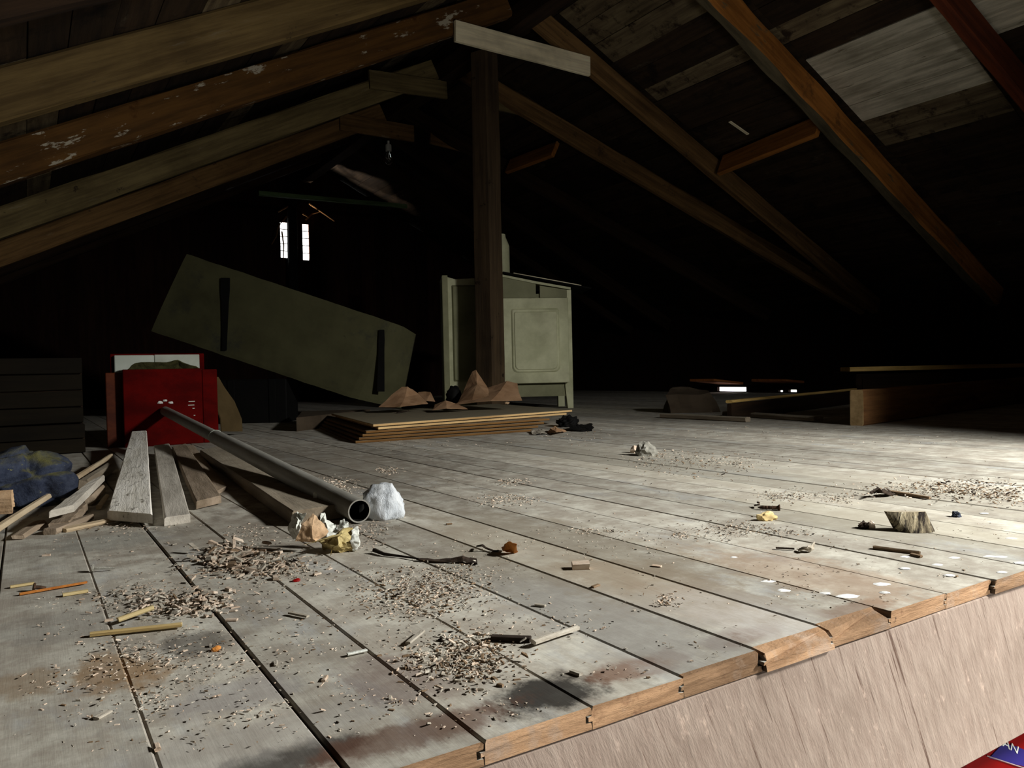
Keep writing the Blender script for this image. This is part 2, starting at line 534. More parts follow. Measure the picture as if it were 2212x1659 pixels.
def sheet_bm(rows, thick=.0015, sub=3, amp=.004, fr=30, seed=0.0):
    """rows: grid of control points (list of lists); subdivided, crumpled and given thickness"""
    bm = bmesh.new()
    g = [[bm.verts.new(V(p)) for p in r] for r in rows]
    for i in range(len(g) - 1):
        for j in range(len(g[0]) - 1):
            bm.faces.new([g[i][j], g[i][j + 1], g[i + 1][j + 1], g[i + 1][j]])
    bmesh.ops.triangulate(bm, faces=bm.faces)
    for _ in range(sub):
        bmesh.ops.subdivide_edges(bm, edges=bm.edges, cuts=1, use_grid_fill=True)
    for v in bm.verts:
        q = v.co.copy()
        v.co += noise.noise_vector(q * fr + V((seed, 0, 0))) * amp + noise.noise_vector(q * fr * 2.6 + V((0, seed, 0))) * amp * .5
    bmesh.ops.recalc_face_normals(bm, faces=bm.faces)
    bmesh.ops.solidify(bm, geom=bm.faces[:], thickness=thick)
    return bm


def rrect(w, h, r, n=5, rb=None):
    rb = r if rb is None else rb
    pts = []
    for cx, cy, a0, rr in ((w - rb, rb, -90, rb), (w - r, h - r, 0, r), (r, h - r, 90, r), (rb, rb, 180, rb)):
        for k in range(n + 1):
            a = R(a0 + 90 * k / n)
            pts.append((cx + rr * math.cos(a), cy + rr * math.sin(a)))
    return pts


def plate_bm(bm, pts, y0, y1, inset=0.0, ox=0.0, oz=0.0):
    """outline in XZ, from y0 (back) to y1 (front, smaller y); inset shrinks the front for a moulded edge"""
    cx = sum(p[0] for p in pts) / len(pts)
    cz = sum(p[1] for p in pts) / len(pts)
    w = max(p[0] for p in pts) - min(p[0] for p in pts)
    h = max(p[1] for p in pts) - min(p[1] for p in pts)
    a = [bm.verts.new((ox + x, y0, oz + z)) for x, z in pts]
    b = [bm.verts.new((ox + cx + (x - cx) * (1 - 2 * inset / w), y1, oz + cz + (z - cz) * (1 - 2 * inset / h))) for x, z in pts]
    n = len(pts)
    for i in range(n):
        j = (i + 1) % n
        bm.faces.new([a[i], a[j], b[j], b[i]])
    bm.faces.new(a)
    bm.faces.new(b[::-1])


# ------------------------------------------------------------------ floor
YF, YB = .594, 10.5
H = .33
seams = [-.13 * H, .27 * H, .67 * H, 1.03 * H, 1.4 * H, 1.78 * H, 2.16 * H, 2.55 * H, 2.93 * H, 3.35 * H, 3.73 * H]
while seams[-1] < 7.9:
    seams.append(seams[-1] + .125 + random.uniform(-.006, .006))
while seams[0] > -2.9:
    seams.insert(0, seams[0] - .128 + random.uniform(-.006, .006))
floor = struct('floor')
T = .022


def board(x0, x1, y0, y1, chip=None, zoff=0.0, yj=0.0):
    w = x1 - x0 - (.003 if abs(x0 - .27 * H) < .01 else random.uniform(.0006, .002))
    prof = [(0, 0), (w, 0), (w, .006), (w - .007, .007), (w - .007, .014), (w, .015), (w, T - .002), (w - .0022, T), (.0022, T), (0, T - .002),
            (0, .013), (-.005, .0125), (-.005, .0085), (0, .008)]
    bm = bmesh.new()
    ys = [0, .006, .09, y1 - y0] if y0 < YF + .05 else [0, y1 - y0]
    rings = []
    for i, y in enumerate(ys):
        rg = []
        for (x, z) in prof:
            yy, zz = y, z
            if i == 0:
                yy += yj + random.uniform(-.0012, .0012)
                if chip and z > .014:
                    k = x / w
                    yy += chip * (1 if k > .5 else .35)
                    zz -= chip * .15
            elif i == 1 and chip:
                yy = .005 + chip
            elif i == 1 and z > .018:
                zz -= .0004
            rg.append(bm.verts.new((x, yy, zz - T)))
        rings.append(rg)
    n = len(prof)
    for a, b in zip(rings, rings[1:]):
        for k in range(n):
            j = (k + 1) % n
            bm.faces.new([a[k], a[j], b[j], b[k]])
    bm.faces.new(rings[0][::-1]).material_index = 1
    bm.faces.new(rings[-1]).material_index = 1
    if chip:
        for k in range(6, 9):
            for f in bm.faces:
                if rings[0][k] in f.verts and rings[1][k] in f.verts:
                    f.material_index = 1
    return done('floorboard', bm, [M['floor'], M['floor_end']], floor, Matrix.Translation((x0, y0, zoff)))


joint_y = {}
for i in range(len(seams) - 1):
    x0, x1 = seams[i], seams[i + 1]
    near = x0 < 2.2
    cuts = [YF]
    if abs(x0 - .67 * H) < .01:
        cuts.append(P(330, 1255).y)
    elif abs(x0 - 1.4 * H) < .01:
        cuts.append(3.05)
    else:
        cuts.append(random.uniform(2.6, 5.5))
    if random.random() < .5:
        cuts.append(cuts[-1] + random.uniform(2.2, 3.5))
    cuts = [c for c in cuts if c < YB - .6] + [YB]
    zo = random.uniform(-.0012, .0008)
    for a, b in zip(cuts, cuts[1:]):
        chip = None
        if a == YF:
            if abs(x0 - 2.16 * H) < .01:
                chip = .014
            elif abs(x0 - 2.55 * H) < .01:
                chip = .022
            elif abs(x0 - 1.78 * H) < .01:
                chip = .006
        board(x0, x1, a, b - .0015, chip, zo, random.uniform(-.004, .003))

joist = beam('joist', (-2.9, YF + .003, -T - .2435), (8.0, YF + .003, -T - .2435), .06, .2425, M['joist'], seg=60, jit=.0012, ch=.003)
tag(joist, 'pale rough-sawn joist with slanted saw marks under the cut floor edge', 'joist')

# ------------------------------------------------------------------ room shell
ceiling = struct('ceiling')
XR = 3.32


def roof_boards(side):
    # boards run along the ridge; on the right they are butted over the rafters
    s = .005
    tot = 5.78 if side > 0 else 7.15
    ca, sa = math.cos(math.atan(.5)), math.sin(math.atan(.5))
    while s < tot:
        w = random.choice((.17, .2, .2, .23))
        ys = [-1.7, 2.66, 3.62, 4.99, 6.12, 7.35, 10.6] if side > 0 else [-1.7, 3.94, 6.28, 10.6]
        xm = XR + side * (s + w / 2) * ca
        for n_, (a, b) in enumerate(zip(ys, ys[1:])):
            mt = M['roof']
            if side > 0:
                if n_ == 1 and 5.0 < xm < 5.55:
                    mt = M['roof_pale']
                elif n_ == 1 and (4.55 < xm < 4.8 or 5.55 < xm < 5.95):
                    mt = M['roof_mid']
                elif n_ == 2 and (3.75 < xm < 4.2 or 4.55 < xm < 4.8):
                    mt = M['roof_mid']
                elif n_ == 0 and 4.9 < xm < 5.2:
                    mt = M['roof_pale']
            elif random.random() < .2:
                mt = M['roof_mid']
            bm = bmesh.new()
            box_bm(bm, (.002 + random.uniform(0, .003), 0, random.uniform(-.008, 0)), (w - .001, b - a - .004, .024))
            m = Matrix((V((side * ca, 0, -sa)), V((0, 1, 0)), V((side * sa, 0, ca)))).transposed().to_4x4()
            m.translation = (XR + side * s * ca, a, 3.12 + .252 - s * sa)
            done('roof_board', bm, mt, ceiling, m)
        s += w


roof_boards(1)
roof_boards(-1)
# outer roof covering keeps the sky out between the boards
for side, nm, ex in ((1, 'roof_cover', 5.2), (-1, 'roof_cover', 6.9)):
    bm = bmesh.new()
    hexa_bm(bm, [(XR, -1.75, 3.412), (XR + side * ex, -1.75, 3.412 - ex * .5), (XR + side * ex, 10.65, 3.412 - ex * .5), (XR, 10.65, 3.412)],
            [(XR, -1.75, 3.455), (XR + side * ex, -1.75, 3.455 - ex * .5), (XR + side * ex, 10.65, 3.455 - ex * .5), (XR, 10.65, 3.455)])
    done(nm, bm, M['shell'], ceiling)


def rooftop(x):
    return 3.368 - .5 * abs(x - XR)


# far gable: upright planks, two slit windows
wall_back = struct('wall_back', (3.3, YB, 0))
SL = []
for (a, b) in (((604, 479), (624, 558)), ((652, 483), (669, 563))):
    p, q = onY(*a, YB), onY(*b, YB)
    SL.append((p.x, q.x, q.z, p.z))


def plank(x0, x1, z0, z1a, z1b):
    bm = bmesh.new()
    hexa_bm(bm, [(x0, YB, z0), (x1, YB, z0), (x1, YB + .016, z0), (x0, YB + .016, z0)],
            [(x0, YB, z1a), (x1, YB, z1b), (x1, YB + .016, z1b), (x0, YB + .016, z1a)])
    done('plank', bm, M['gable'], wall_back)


xs = [-3.0]
while xs[-1] < 7.8:
    xs.append(xs[-1] + .21)
for s_ in SL:
    xs = [x for x in xs if not (s_[0] - .07 < x < s_[1] + .07)] + [s_[0], s_[1]]
xs = sorted(xs + ([] if any(a_[0] < XR < a_[1] for a_ in SL) else [XR]))
for a, b in zip(xs, xs[1:]):
    hit = [s_ for s_ in SL if abs(a - s_[0]) < .001]
    ta, tb = rooftop(a), rooftop(b)
    if hit:
        plank(a, b, -.25, hit[0][2], hit[0][2])
        plank(a, b, hit[0][3], ta, tb)
    else:
        plank(a, b, -.25, max(ta, -.2), max(tb, -.2))
for i, (xa, xb, za, zb) in enumerate(SL):
    win = struct('window_%d' % (i + 1), (xa, YB, za))
    bm = bmesh.new()
    box_bm(bm, (xa - .012, YB - .003, za - .012), (xa + .004, YB + .018, zb + .012))
    box_bm(bm, (xb - .004, YB - .003, za - .012), (xb + .012, YB + .018, zb + .012))
    box_bm(bm, (xa + .004, YB - .003, za - .012), (xb - .004, YB + .018, za + .004))
    box_bm(bm, (xa + .004, YB - .003, zb - .004), (xb - .004, YB + .018, zb + .012))
    done('window_frame', bm, M['gable'], win)
    n = 5
    dz = (zb - za) / n
    for k in range(1, n):
        bm = bmesh.new()
        box_bm(bm, (xa, YB + .002, za + dz * k - .005), (xb, YB + .006, za + dz * k + .005))
        done('glazing_bar', bm, M['gable'], win)
    for k in range(n):
        bm = bmesh.new()
        box_bm(bm, (xa + .004, YB + .006, za + dz * k + .005), (xb - .004, YB + .009, za + dz * (k + 1) - .005))
        done('pane', bm, M['pane'], win)

# low eave walls, front gable, room below
XE = 7.9


def slab_struct(name, lo, hi, m='shell'):
    bm = bmesh.new()
    box_bm(bm, lo, hi)
    o = done(name, bm, M[m])
    o['kind'] = 'structure'
    return o


slab_struct('wall_left', (-2.85, -1.7, -2.6), (-2.75, 10.6, .42))
GAPS = []
for a, b in (((1549, 836), (1612, 850)), ((1620, 846), (1634, 851)), ((1681, 843), (1691, 850)), ((1703, 842), (1721, 851))):
    p, q = onX(*a, XE), onX(*b, XE)
    GAPS.append((min(p.y, q.y), max(p.y, q.y), max(q.z, .012), p.z))
GAPS.sort()
wr = struct('wall_right', (XE, 4, 0))
bm = bmesh.new()
y = -1.7
for (a, b, c, d) in GAPS:
    box_bm(bm, (XE, y, -2.6), (XE + .05, a, 1.115))
    box_bm(bm, (XE, a, -2.6), (XE + .05, b, c))
    box_bm(bm, (XE, a, d), (XE + .05, b, 1.115))
    y = b
box_bm(bm, (XE, y, -2.6), (XE + .05, 10.6, 1.115))
done('wall_boarding', bm, M['gable'], wr)
bm = bmesh.new()
v = [(-2.9, -2.6), (8.0, -2.6), (8.0, 1.02), (XR, 3.36), (-2.9, .26)]
a = [bm.verts.new((x, -1.7, z)) for x, z in v]
b = [bm.verts.new((x, -1.6, z)) for x, z in v]
bm.faces.new(a)
bm.faces.new(b[::-1])
for i in range(5):
    j = (i + 1) % 5
    bm.faces.new([a[i], b[i], b[j], a[j]])
done('wall_front', bm, M['shell'])['kind'] = 'structure'
slab_struct('floor_lower', (-2.9, -1.7, -2.7), (8.0, 3.2, -2.6))
slab_struct('wall_lower', (-2.9, 3.1, -2.6), (8.0, 3.2, -.28))
# added, unseen: box round the right-hand lamp, and blockers shading the right floor
for k, (lo, hi) in enumerate((((2.84, -1.15, 1.77), (2.87, -.55, 3.0)), ((3.33, -1.15, 1.77), (3.36, -.55, 3.1)), ((2.87, -1.15, 1.77), (3.33, -1.12, 3.0)), ((2.87, -.58, 1.77), (3.33, -.55, 3.0)))):
    slab_struct('wall_lamp_hood_%d' % (k + 1), lo, hi)
slab_struct('wall_blocker_low', (3.24, .10, 0), (3.75, .16, 1.45))
slab_struct('wall_blocker_high', (3.75, .10, 0), (5.3, .16, 2.28))
slab_struct('wall_blocker_eave', (5.3, .10, 0), (7.8, .16, 1.05))

# ------------------------------------------------------------------ roof timbers
CA = math.atan(.5)


def left_rafter(y, off, w, d, m, label, x_end=3.26, slope=.5, group=None):
    p0 = V((-2.9, y, 1.46 + off + .5 * -2.9))
    p1 = V((x_end, y, 1.46 + off + .5 * x_end))
    o = beam('rafter', p0, p1, w, d, M[m], up=(0, 0, 1), seg=26, jit=.007, ch=.012)
    return tag(o, label, 'rafter', group)


def right_rafter(pa, pb, w, d, m, label, off=0.0, x0=3.38, x1=7.8, jit=.008, seg=26):
    a, b = onroof(*pa, off), onroof(*pb, off)
    k = (b.y - a.y) / (b.x - a.x)
    f = lambda x: V((x, a.y + k * (x - a.x), 3.12 + off - .5 * (x - XR)))
    mm_, un = ([M[m], M['wane']], 1) if m == 'rafter_rust' else (M[m], 0)
    o = beam('rafter', f(x0), f(x1), w, d, mm_, up=(0, 0, 1), seg=seg, jit=jit, ch=.014, under=un)
    return tag(o, label, 'rafter')


left_rafter(3.9, 0.0, .09, .215, 'rafter_dim', 'broad grey-brown rafter across the top left corner, left of the orange one')
left_rafter(5.0, -.01, .10, .205, 'rafter_orange', 'orange-brown left rafter with flaking white streaks')
left_rafter(6.25, -.09, .09, .19, 'rafter_grey', 'grey left rafter just behind the orange streaked one')
left_rafter(7.45, -.12, .085, .19, 'rafter', 'dim brown left rafter, second behind the orange streaked one')
left_rafter(8.5, -.06, .085, .19, 'dark_wood', 'dark left rafter above the slit windows, third behind the orange streaked one')
left_rafter(9.5, -.03, .085, .19, 'dark_wood', 'dark left rafter nearest to the far gable wall')
left_rafter(2.75, -.03, .09, .2, 'dark_wood', 'dark left rafter beyond the top left corner')
right_rafter((2065, 30), (2190, 180), .08, .19, 'red_wood', 'red-brown rafter at the top right corner')
right_rafter((1560, 20), (1850, 330), .11, .2, 'rafter_rust', 'orange right rafter with a ragged weathered lower edge', off=-.02, jit=.017, seg=90)
right_rafter((1187, 78), (1450, 300), .085, .17, 'rafter', 'straight brown right rafter with nail holes at its upper end', x0=3.46)
right_rafter((1135, 250), (1510, 470), .08, .17, 'rafter', 'brown right rafter starting right behind the post top')
right_rafter((1105, 385), (1300, 495), .08, .17, 'dark_wood', 'dim right rafter behind the middle of the post')
for yk, lab in ((8.1, 'barely visible dark right rafter behind the dim one'), (8.9, 'barely visible dark right rafter nearest to the gable')):
    o = beam('rafter', (3.38, yk, 3.09), (7.8, yk, .88), .08, .17, M['dark_wood'], seg=20, jit=.006)
    tag(o, lab, 'rafter')

ridge = beam('ridge_beam', (XR, -1.55, 3.0), (XR, 10.45, 3.0), .14, .17, M['dark_wood'], seg=30, jit=.004, y0=-.07, z0=-.02)
tag(ridge, 'black ridge beam running from the post top to the far gable', 'beam')

# collar ties
def tie(pa, pb, y, d, m, label, th=.03, upper=None):
    a, b = onY(*pa, y), onY(*pb, y)
    o = beam('collar_tie', a, b, th, d, M[m], seg=8, jit=.003, ch=.003)
    return tag(o, label, 'collar tie')


tie((985, 88), (1275, 163), 4.955, .155, 'tie', 'pale grey collar tie joining the rafters in front of the post top')
tie((800, 190), (967, 213), 6.22, .16, 'rafter_grey', 'brown collar tie end left of the post top')
tie((1068, 236), (1210, 265), 6.16, .16, 'rafter_grey', 'brown collar tie end right of the post top')
tie((735, 280), (895, 306), 7.42, .17, 'rafter', 'brown collar tie above the light bulb')
tie((930, 310), (1075, 345), 7.42, .16, 'rafter', 'brown collar tie between the light bulb and the post')
gt = tie((560, 421), (880, 449), 9.3, .05, 'green_tie', 'thin greenish collar tie above the slit windows', th=.06)

# blocking pieces between the right rafters
def blocking(pa, pb, d, m, label, off=-.03):
    a, b = onroof(*pa, off), onroof(*pb, off)
    o = beam('blocking', a, b, .045, d, M[m], up=(.45, 0, .9), seg=4, jit=.004)
    tag(o, label, 'blocking')


blocking((1548, 375), (1760, 290), .2, 'rafter_rust', 'orange blocking board wedged between two right rafters')
blocking((1090, 372), (1190, 335), .17, 'rafter_rust', 'small orange blocking board right of the post')
o = beam('lath', onroof(1578, 262, .235), onroof(1618, 290, .235), .03, .008, M['tie'], seg=2, jit=.001)
tag(o, 'short pale lath nailed under the right roof boards', 'lath')

# post
pb_, pt_ = V((3.30, 5.54, 0)), V((3.31, 5.54, 2.985))
post = beam('post', pb_, pt_, .185, .185, M['post'], up=(-.42, 1, 0), seg=24, jit=.006, ch=.012, w1=.17, d1=.17, y0=-.09, z0=-.09)
tag(post, 'weathered square timber post holding up the ridge', 'post')
gp = beam('post', onY(636, 600, 10.36).xy.to_3d(), V((onY(636, 430, 10.36).x, 10.36, 2.96)), .12, .08, M['black'], up=(0, 1, 0), seg=6, y0=-.095, z0=-.04)
tag(gp, 'black post standing between the two slit windows', 'post')

# vine twigs round the slit windows
vine = thing('dry_vine', 'dry vine twigs hanging round the slit windows', 'vine', onY(600, 560, 10.4))
for pts in ([(668, 440), (690, 455), (722, 478)], [(660, 475), (675, 462), (693, 457)], [(625, 444), (600, 458)], [(618, 468), (612, 476), (606, 482)],
            [(604, 483), (600, 495), (597, 512), (586, 528)], [(655, 462), (668, 470)], [(608, 500), (613, 530), (612, 560)]):
    bm = bmesh.new()
    tube_bm(bm, [onY(x + random.uniform(-1, 1), y, 10.33 + random.uniform(-.05, .05)) for x, y in pts], [.012, .01, .007, .006][:len(pts)], 5)
    done('twig', bm, M['twig'], vine)

# light bulb hanging below the tie
bp_ = onY(840, 352, 7.4)
bulb = thing('light_bulb', 'clear light bulb in a white lampholder hanging under the roof', 'light bulb', bp_)
top = onY(841, 309, 7.4).z
bm = bmesh.new()
hh = top - bp_.z
lathe_bm(bm, [(.001, -.02), (.022, -.016), (.036, .004), (.042, .03), (.038, .055), (.024, .085), (.016, .105), (.016, .12)], 20, bp_)
done('glass_bulb', bm, M['glass'], bulb, smooth=True)
bm = bmesh.new()
lathe_bm(bm, [(.017, .118), (.03, .12), (.032, .16), (.03, .185), (.012, .195), (.012, hh + .02)], 20, bp_)
done('lampholder', bm, M['porcelain'], bulb, smooth=False)
bm = bmesh.new()
tube_bm(bm, [bp_ + V((0, 0, .1)), bp_ + V((0, 0, .045)), bp_ + V((.012, 0, .03))], .003, 5)
done('filament_stem', bm, M['porcelain'], bulb)

# ------------------------------------------------------------------ white cabinet behind the post
cl, cr = D(961, 888, 6.7), D(1239, 883, 6.85)
cl.z = cr.z = 0
cw = (cr - cl).length
cab = thing('cabinet', 'old white painted cabinet with moulded doors, standing behind the post', 'cabinet', cl)
cmx = frame(cl, cr - cl, (0, 0, 1))


def cpart(name, m, build, parent=cab, smooth=False):
    bm = bmesh.new()
    build(bm)
    return done(name, bm, M[m], parent, cmx, smooth)


xr = lambda px: (px - 961) / (1239 - 961) * cw
zr = lambda py: (885.5 - py) / 246.0
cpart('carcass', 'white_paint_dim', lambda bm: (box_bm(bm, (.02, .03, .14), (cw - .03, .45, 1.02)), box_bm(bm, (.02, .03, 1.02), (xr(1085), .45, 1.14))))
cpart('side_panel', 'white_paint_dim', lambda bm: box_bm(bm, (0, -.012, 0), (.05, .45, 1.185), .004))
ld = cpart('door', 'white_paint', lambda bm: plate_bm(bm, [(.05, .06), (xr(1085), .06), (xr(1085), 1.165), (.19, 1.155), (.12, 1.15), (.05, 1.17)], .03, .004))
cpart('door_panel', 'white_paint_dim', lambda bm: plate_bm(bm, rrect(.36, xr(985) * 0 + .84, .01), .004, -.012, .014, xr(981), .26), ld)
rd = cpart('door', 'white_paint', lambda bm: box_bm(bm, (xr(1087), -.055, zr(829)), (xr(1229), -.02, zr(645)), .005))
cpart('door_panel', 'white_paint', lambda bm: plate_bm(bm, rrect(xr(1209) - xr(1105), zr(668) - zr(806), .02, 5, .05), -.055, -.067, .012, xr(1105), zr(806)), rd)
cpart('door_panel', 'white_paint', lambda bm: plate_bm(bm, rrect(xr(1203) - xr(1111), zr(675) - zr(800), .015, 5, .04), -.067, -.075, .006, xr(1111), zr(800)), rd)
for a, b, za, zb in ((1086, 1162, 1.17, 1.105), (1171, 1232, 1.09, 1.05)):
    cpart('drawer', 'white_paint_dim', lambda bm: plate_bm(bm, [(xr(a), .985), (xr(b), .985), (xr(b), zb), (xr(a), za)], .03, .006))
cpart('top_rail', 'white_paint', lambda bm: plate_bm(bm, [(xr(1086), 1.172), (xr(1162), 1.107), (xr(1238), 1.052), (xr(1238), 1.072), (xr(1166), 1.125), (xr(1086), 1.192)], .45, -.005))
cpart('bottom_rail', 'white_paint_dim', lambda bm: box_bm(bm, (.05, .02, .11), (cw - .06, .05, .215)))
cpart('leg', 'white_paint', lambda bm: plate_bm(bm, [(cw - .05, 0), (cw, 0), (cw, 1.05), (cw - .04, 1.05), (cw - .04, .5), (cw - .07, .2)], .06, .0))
cpart('leg', 'white_paint', lambda bm: box_bm(bm, (cw - .06, .39, 0), (cw, .45, 1.02)))
cpart('plinth', 'white_paint_dim', lambda bm: box_bm(bm, (.05, .0, .0), (.3, .04, .11)))
bm = bmesh.new()
box_bm(bm, (0, -.04, 0), (.8, .42, .012), .002)
sm = cmx @ Matrix.Translation((xr(1090), 0, 1.2)) @ Matrix.Rotation(R(10.6), 4, 'Y')
o = done('lid_board', bm, M['black'], None, sm)
tag(o, 'dark thin board lying slanted on top of the white cabinet', 'board')
bm = bmesh.new()
box_bm(bm, (.1, .02, .0125), (.72, .05, .028), .002)
o = done('batten', bm, M['tie'], None, sm)
tag(o, 'pale batten lying along the slanted board on the white cabinet', 'batten')
cpos = cmx @ V((xr(1094), .22, 1.19))
bm = bmesh.new()
sc = .95
prof = [(.075, .0), (.085, .005), (.085, .03), (.08, .04), (.08, .28), (.074, .3), (.05, .36), (.045, .39)]
lathe_bm(bm, prof, 24, cpos + V((.0, 0, .0)))
o = done('canister', bm, M['white_paint'], smooth=False)
tag(o, 'white cylindrical canister on the cabinet, half hidden by the post', 'canister')

# ------------------------------------------------------------------ tilted pale slab with straps, propped on a dark trunk
TL, BL, TR = D(402, 548, 5.6), D(325, 715, 5.6), D(893, 712, 5.6)
xh = (TR - TL).normalized()
L_ = (TR - TL).length
zh = (TL - BL)
hgt = zh.length
smx = frame(BL, xh, zh)
slab = thing('padded_panel', 'long pale grey padded panel propped up at a slant', 'panel', BL)
bm = bmesh.new()
off = .0
pts = []
w_, h_ = L_, (TL - BL).cross(xh).length
skew = (TL - BL).dot(xh)
cols = []
for i in range(41):
    t = i / 40
    e = max(0, (t - .885) / .115)
    yy = .02 * math.sin(math.pi * min(t / .9, 1)) * -.4 + .17 * e ** 1.6
    zt = h_ + .004 * noise.noise(V((t * 14, 0, 0))) - .05 * max(0, e - .55) - (.012 if t < .12 else 0) * 0
    zb = -.004 * noise.noise(V((t * 14, 5, 0))) + .03 * e
    xt = skew + L_ * t
    xb = L_ * t * (1 + .08 * e) + .0
    cols.append([(xb + (xt - xb) * f, yy + .012 * (abs(f - .5) * 2) ** 4, zb + (zt - zb) * f) for f in (0, .04, .3, .6, .9, .97, 1)])
fr_ = [[bm.verts.new(p) for p in c] for c in cols]
bk_ = [[bm.verts.new((p[0], max(.15, p[1] + .03), p[2])) for p in c] for c in cols]
for A_, B_ in zip(fr_, fr_[1:]):
    for k in range(6):
        bm.faces.new([A_[k], B_[k], B_[k + 1], A_[k + 1]])
for A_, B_ in zip(bk_, bk_[1:]):
    for k in range(6):
        bm.faces.new([A_[k], A_[k + 1], B_[k + 1], B_[k]])
for i in range(40):
    bm.faces.new([fr_[i][0], bk_[i][0], bk_[i + 1][0], fr_[i + 1][0]])
    bm.faces.new([fr_[i][6], fr_[i + 1][6], bk_[i + 1][6], bk_[i][6]])
for c in (0, 40):
    for k in range(6):
        bm.faces.new([fr_[c][k], fr_[c][k + 1], bk_[c][k + 1], bk_[c][k]])
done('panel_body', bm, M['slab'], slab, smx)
# straps hang straight down across the face
for (x, y0_, y1_, wt, wb) in ((486, 600, 757, 19, 9), (824, 712, 846, 11, 16)):
    a, b = D(x, y0_, 5.578), D(x - 2, y1_, 5.578)
    s_ = 5.585 / FP
    la, lb = smx.inverted() @ a, smx.inverted() @ b
    dr = (smx.to_3x3().inverted() @ RT)
    dr.y = 0
    bm = bmesh.new()
    rows = []
    for t in [i / 6 for i in range(7)]:
        c = la.lerp(lb, t)
        c.y = -.018 if x < 700 else -.014
        ww = (wt + (wb - wt) * t) * .5 * s_ * (1.12 if 0 < t < .3 else 1)
        rows.append([bm.verts.new(c - dr * ww), bm.verts.new(c + dr * ww)])
    for r, q in zip(rows, rows[1:]):
        bm.faces.new([r[0], r[1], q[1], q[0]])
    bmesh.ops.recalc_face_normals(bm, faces=bm.faces)
    bmesh.ops.solidify(bm, geom=bm.faces[:], thickness=.008)
    o = done('strap', bm, M['black'], slab, smx)
    o['label'] = 'dark tapering strap hanging down the pale face'
trunk_p = D(590, 850, 5.85)
bm = bmesh.new()
t0 = D(470, 900, 5.63)
t1 = D(620, 900, 5.63)
t0.z = t1.z = 0
tm = frame(t0, t1 - t0, (0, 0, 1))
box_bm(bm, (0, 0, 0), ((t1 - t0).length, .3, .322), .008)
for k in (.08, .38):
    box_bm(bm, (k, -.008, 0), (k + .05, .0, .32), .002)
o = done('trunk', bm, M['black'], None, tm)
tag(o, 'black trunk in the shadow under the slanted pale panel', 'trunk')

# ------------------------------------------------------------------ red crate with white board
rc = P(360, 962)
YC = rc.y
rx = lambda px: onY(px, 880, YC).x
rz_ = lambda py: onY(360, py, YC).z
crate = thing('red_crate', 'red painted wooden crate with raised front, the pipe leaning on it', 'crate', rc)
x0, x1 = rx(267), rx(471)
ztop = rz_(799)
bm = bmesh.new()
box_bm(bm, (x0, YC, .0), (rx(438), YC + .02, ztop + .005), .003)
done('front_panel', bm, M['red'], crate)
bm = bmesh.new()
box_bm(bm, (rx(438) + .002, YC + .003, .0), (x1, YC + .025, ztop), .003)
done('front_panel', bm, M['red'], crate)
bm = bmesh.new()
box_bm(bm, (rx(232), YC + .06, .0), (x0 + .01, YC + .08, rz_(803)), .003)
o = done('side_panel', bm, M['red_edge'], crate)
o['label'] = 'rusty orange-red left flange'
bm = bmesh.new()
box_bm(bm, (x0 + .01, YC + .082, 0), (x0 + .03, YC + .38, ztop - .01), .003)
done('side_panel', bm, M['red'], crate)
bm = bmesh.new()
box_bm(bm, (x1 - .02, YC + .026, 0), (x1, YC + .38, ztop - .01), .003)
done('side_panel', bm, M['red'], crate)
bm = bmesh.new()
yb = YC + .38
zb_ = onY(340, 764, yb).z
box_bm(bm, (onY(238, 780, yb).x, yb, 0), (onY(441, 780, yb).x, yb + .02, zb_), .003)
done('back_panel', bm, M['red'], crate)
bm = bmesh.new()
box_bm(bm, (x0, YC + .02, .02), (x1, yb, .035))
done('crate_floor', bm, M['red'], crate)
for pa, pb2 in (((247, 767), (333, 850)), ((334, 766), (431, 850))):
    bm = bmesh.new()
    box_bm(bm, (onY(pa[0], 780, yb - .03).x, yb - .03, .037), (onY(pb2[0], 780, yb - .03).x, yb - .008, onY(340, pa[1], yb - .03).z), .003)
    o = done('white_board', bm, M['pale_white'])
    tag(o, 'white board standing in the back of the red crate, %s of the two' % ('left' if pa[0] < 300 else 'right'), 'board')
ym = YC + .2
bm = sheet_bm([[onY(x, y + dy, ym + dy * .002) for x, y in ((268, 802), (290, 786), (310, 781), (350, 783), (385, 776), (395, 782), (412, 789), (436, 796))] for dy in (0, 25, 60)], .006, 2, .006, 25)
o = done('mossy_cloth', bm, M['moss'])
tag(o, 'mossy olive cloth bundled in the red crate in front of the white boards', 'cloth')
# plaster smears where the pipe rests and scratches on the front
for k, (x, y, w_) in enumerate(((346, 869, .012), (357, 864, .009), (369, 869, .011))):
    bm = lump_bm(w_, .006, w_ * .7, 2, .4, 3, k)
    done('plaster_smear', bm, M['clay'], crate, Matrix.Translation(onY(x, y + 3, YC - .002)))
for k, (x, y, w_) in enumerate(((414, 867, .03), (413, 875, .03), (418, 882, .01), (420, 897, .008))):
    bm = bmesh.new()
    p = onY(x, y, YC)
    box_bm(bm, (p.x - w_ / 2, YC - .002, p.z - .0018), (p.x + w_ / 2, YC + .002, p.z + .0018))
    o = done('scratch', bm, M['pale_white'], crate)
# bent hardboard right of the crate
yh = YC + .42
bm = sheet_bm([[onY(x + dx, y, yh + dx * .004) for x, y in ((470, 815), (485, 840), (505, 868), (520, 905), (522, 932))] for dx in (-45, -20, 0)], .006, 2, .002, 9)
o = done('hardboard_sheet', bm, M['tan_board'])
tag(o, 'curved tan hardboard sheet leaning behind the red crate', 'board')

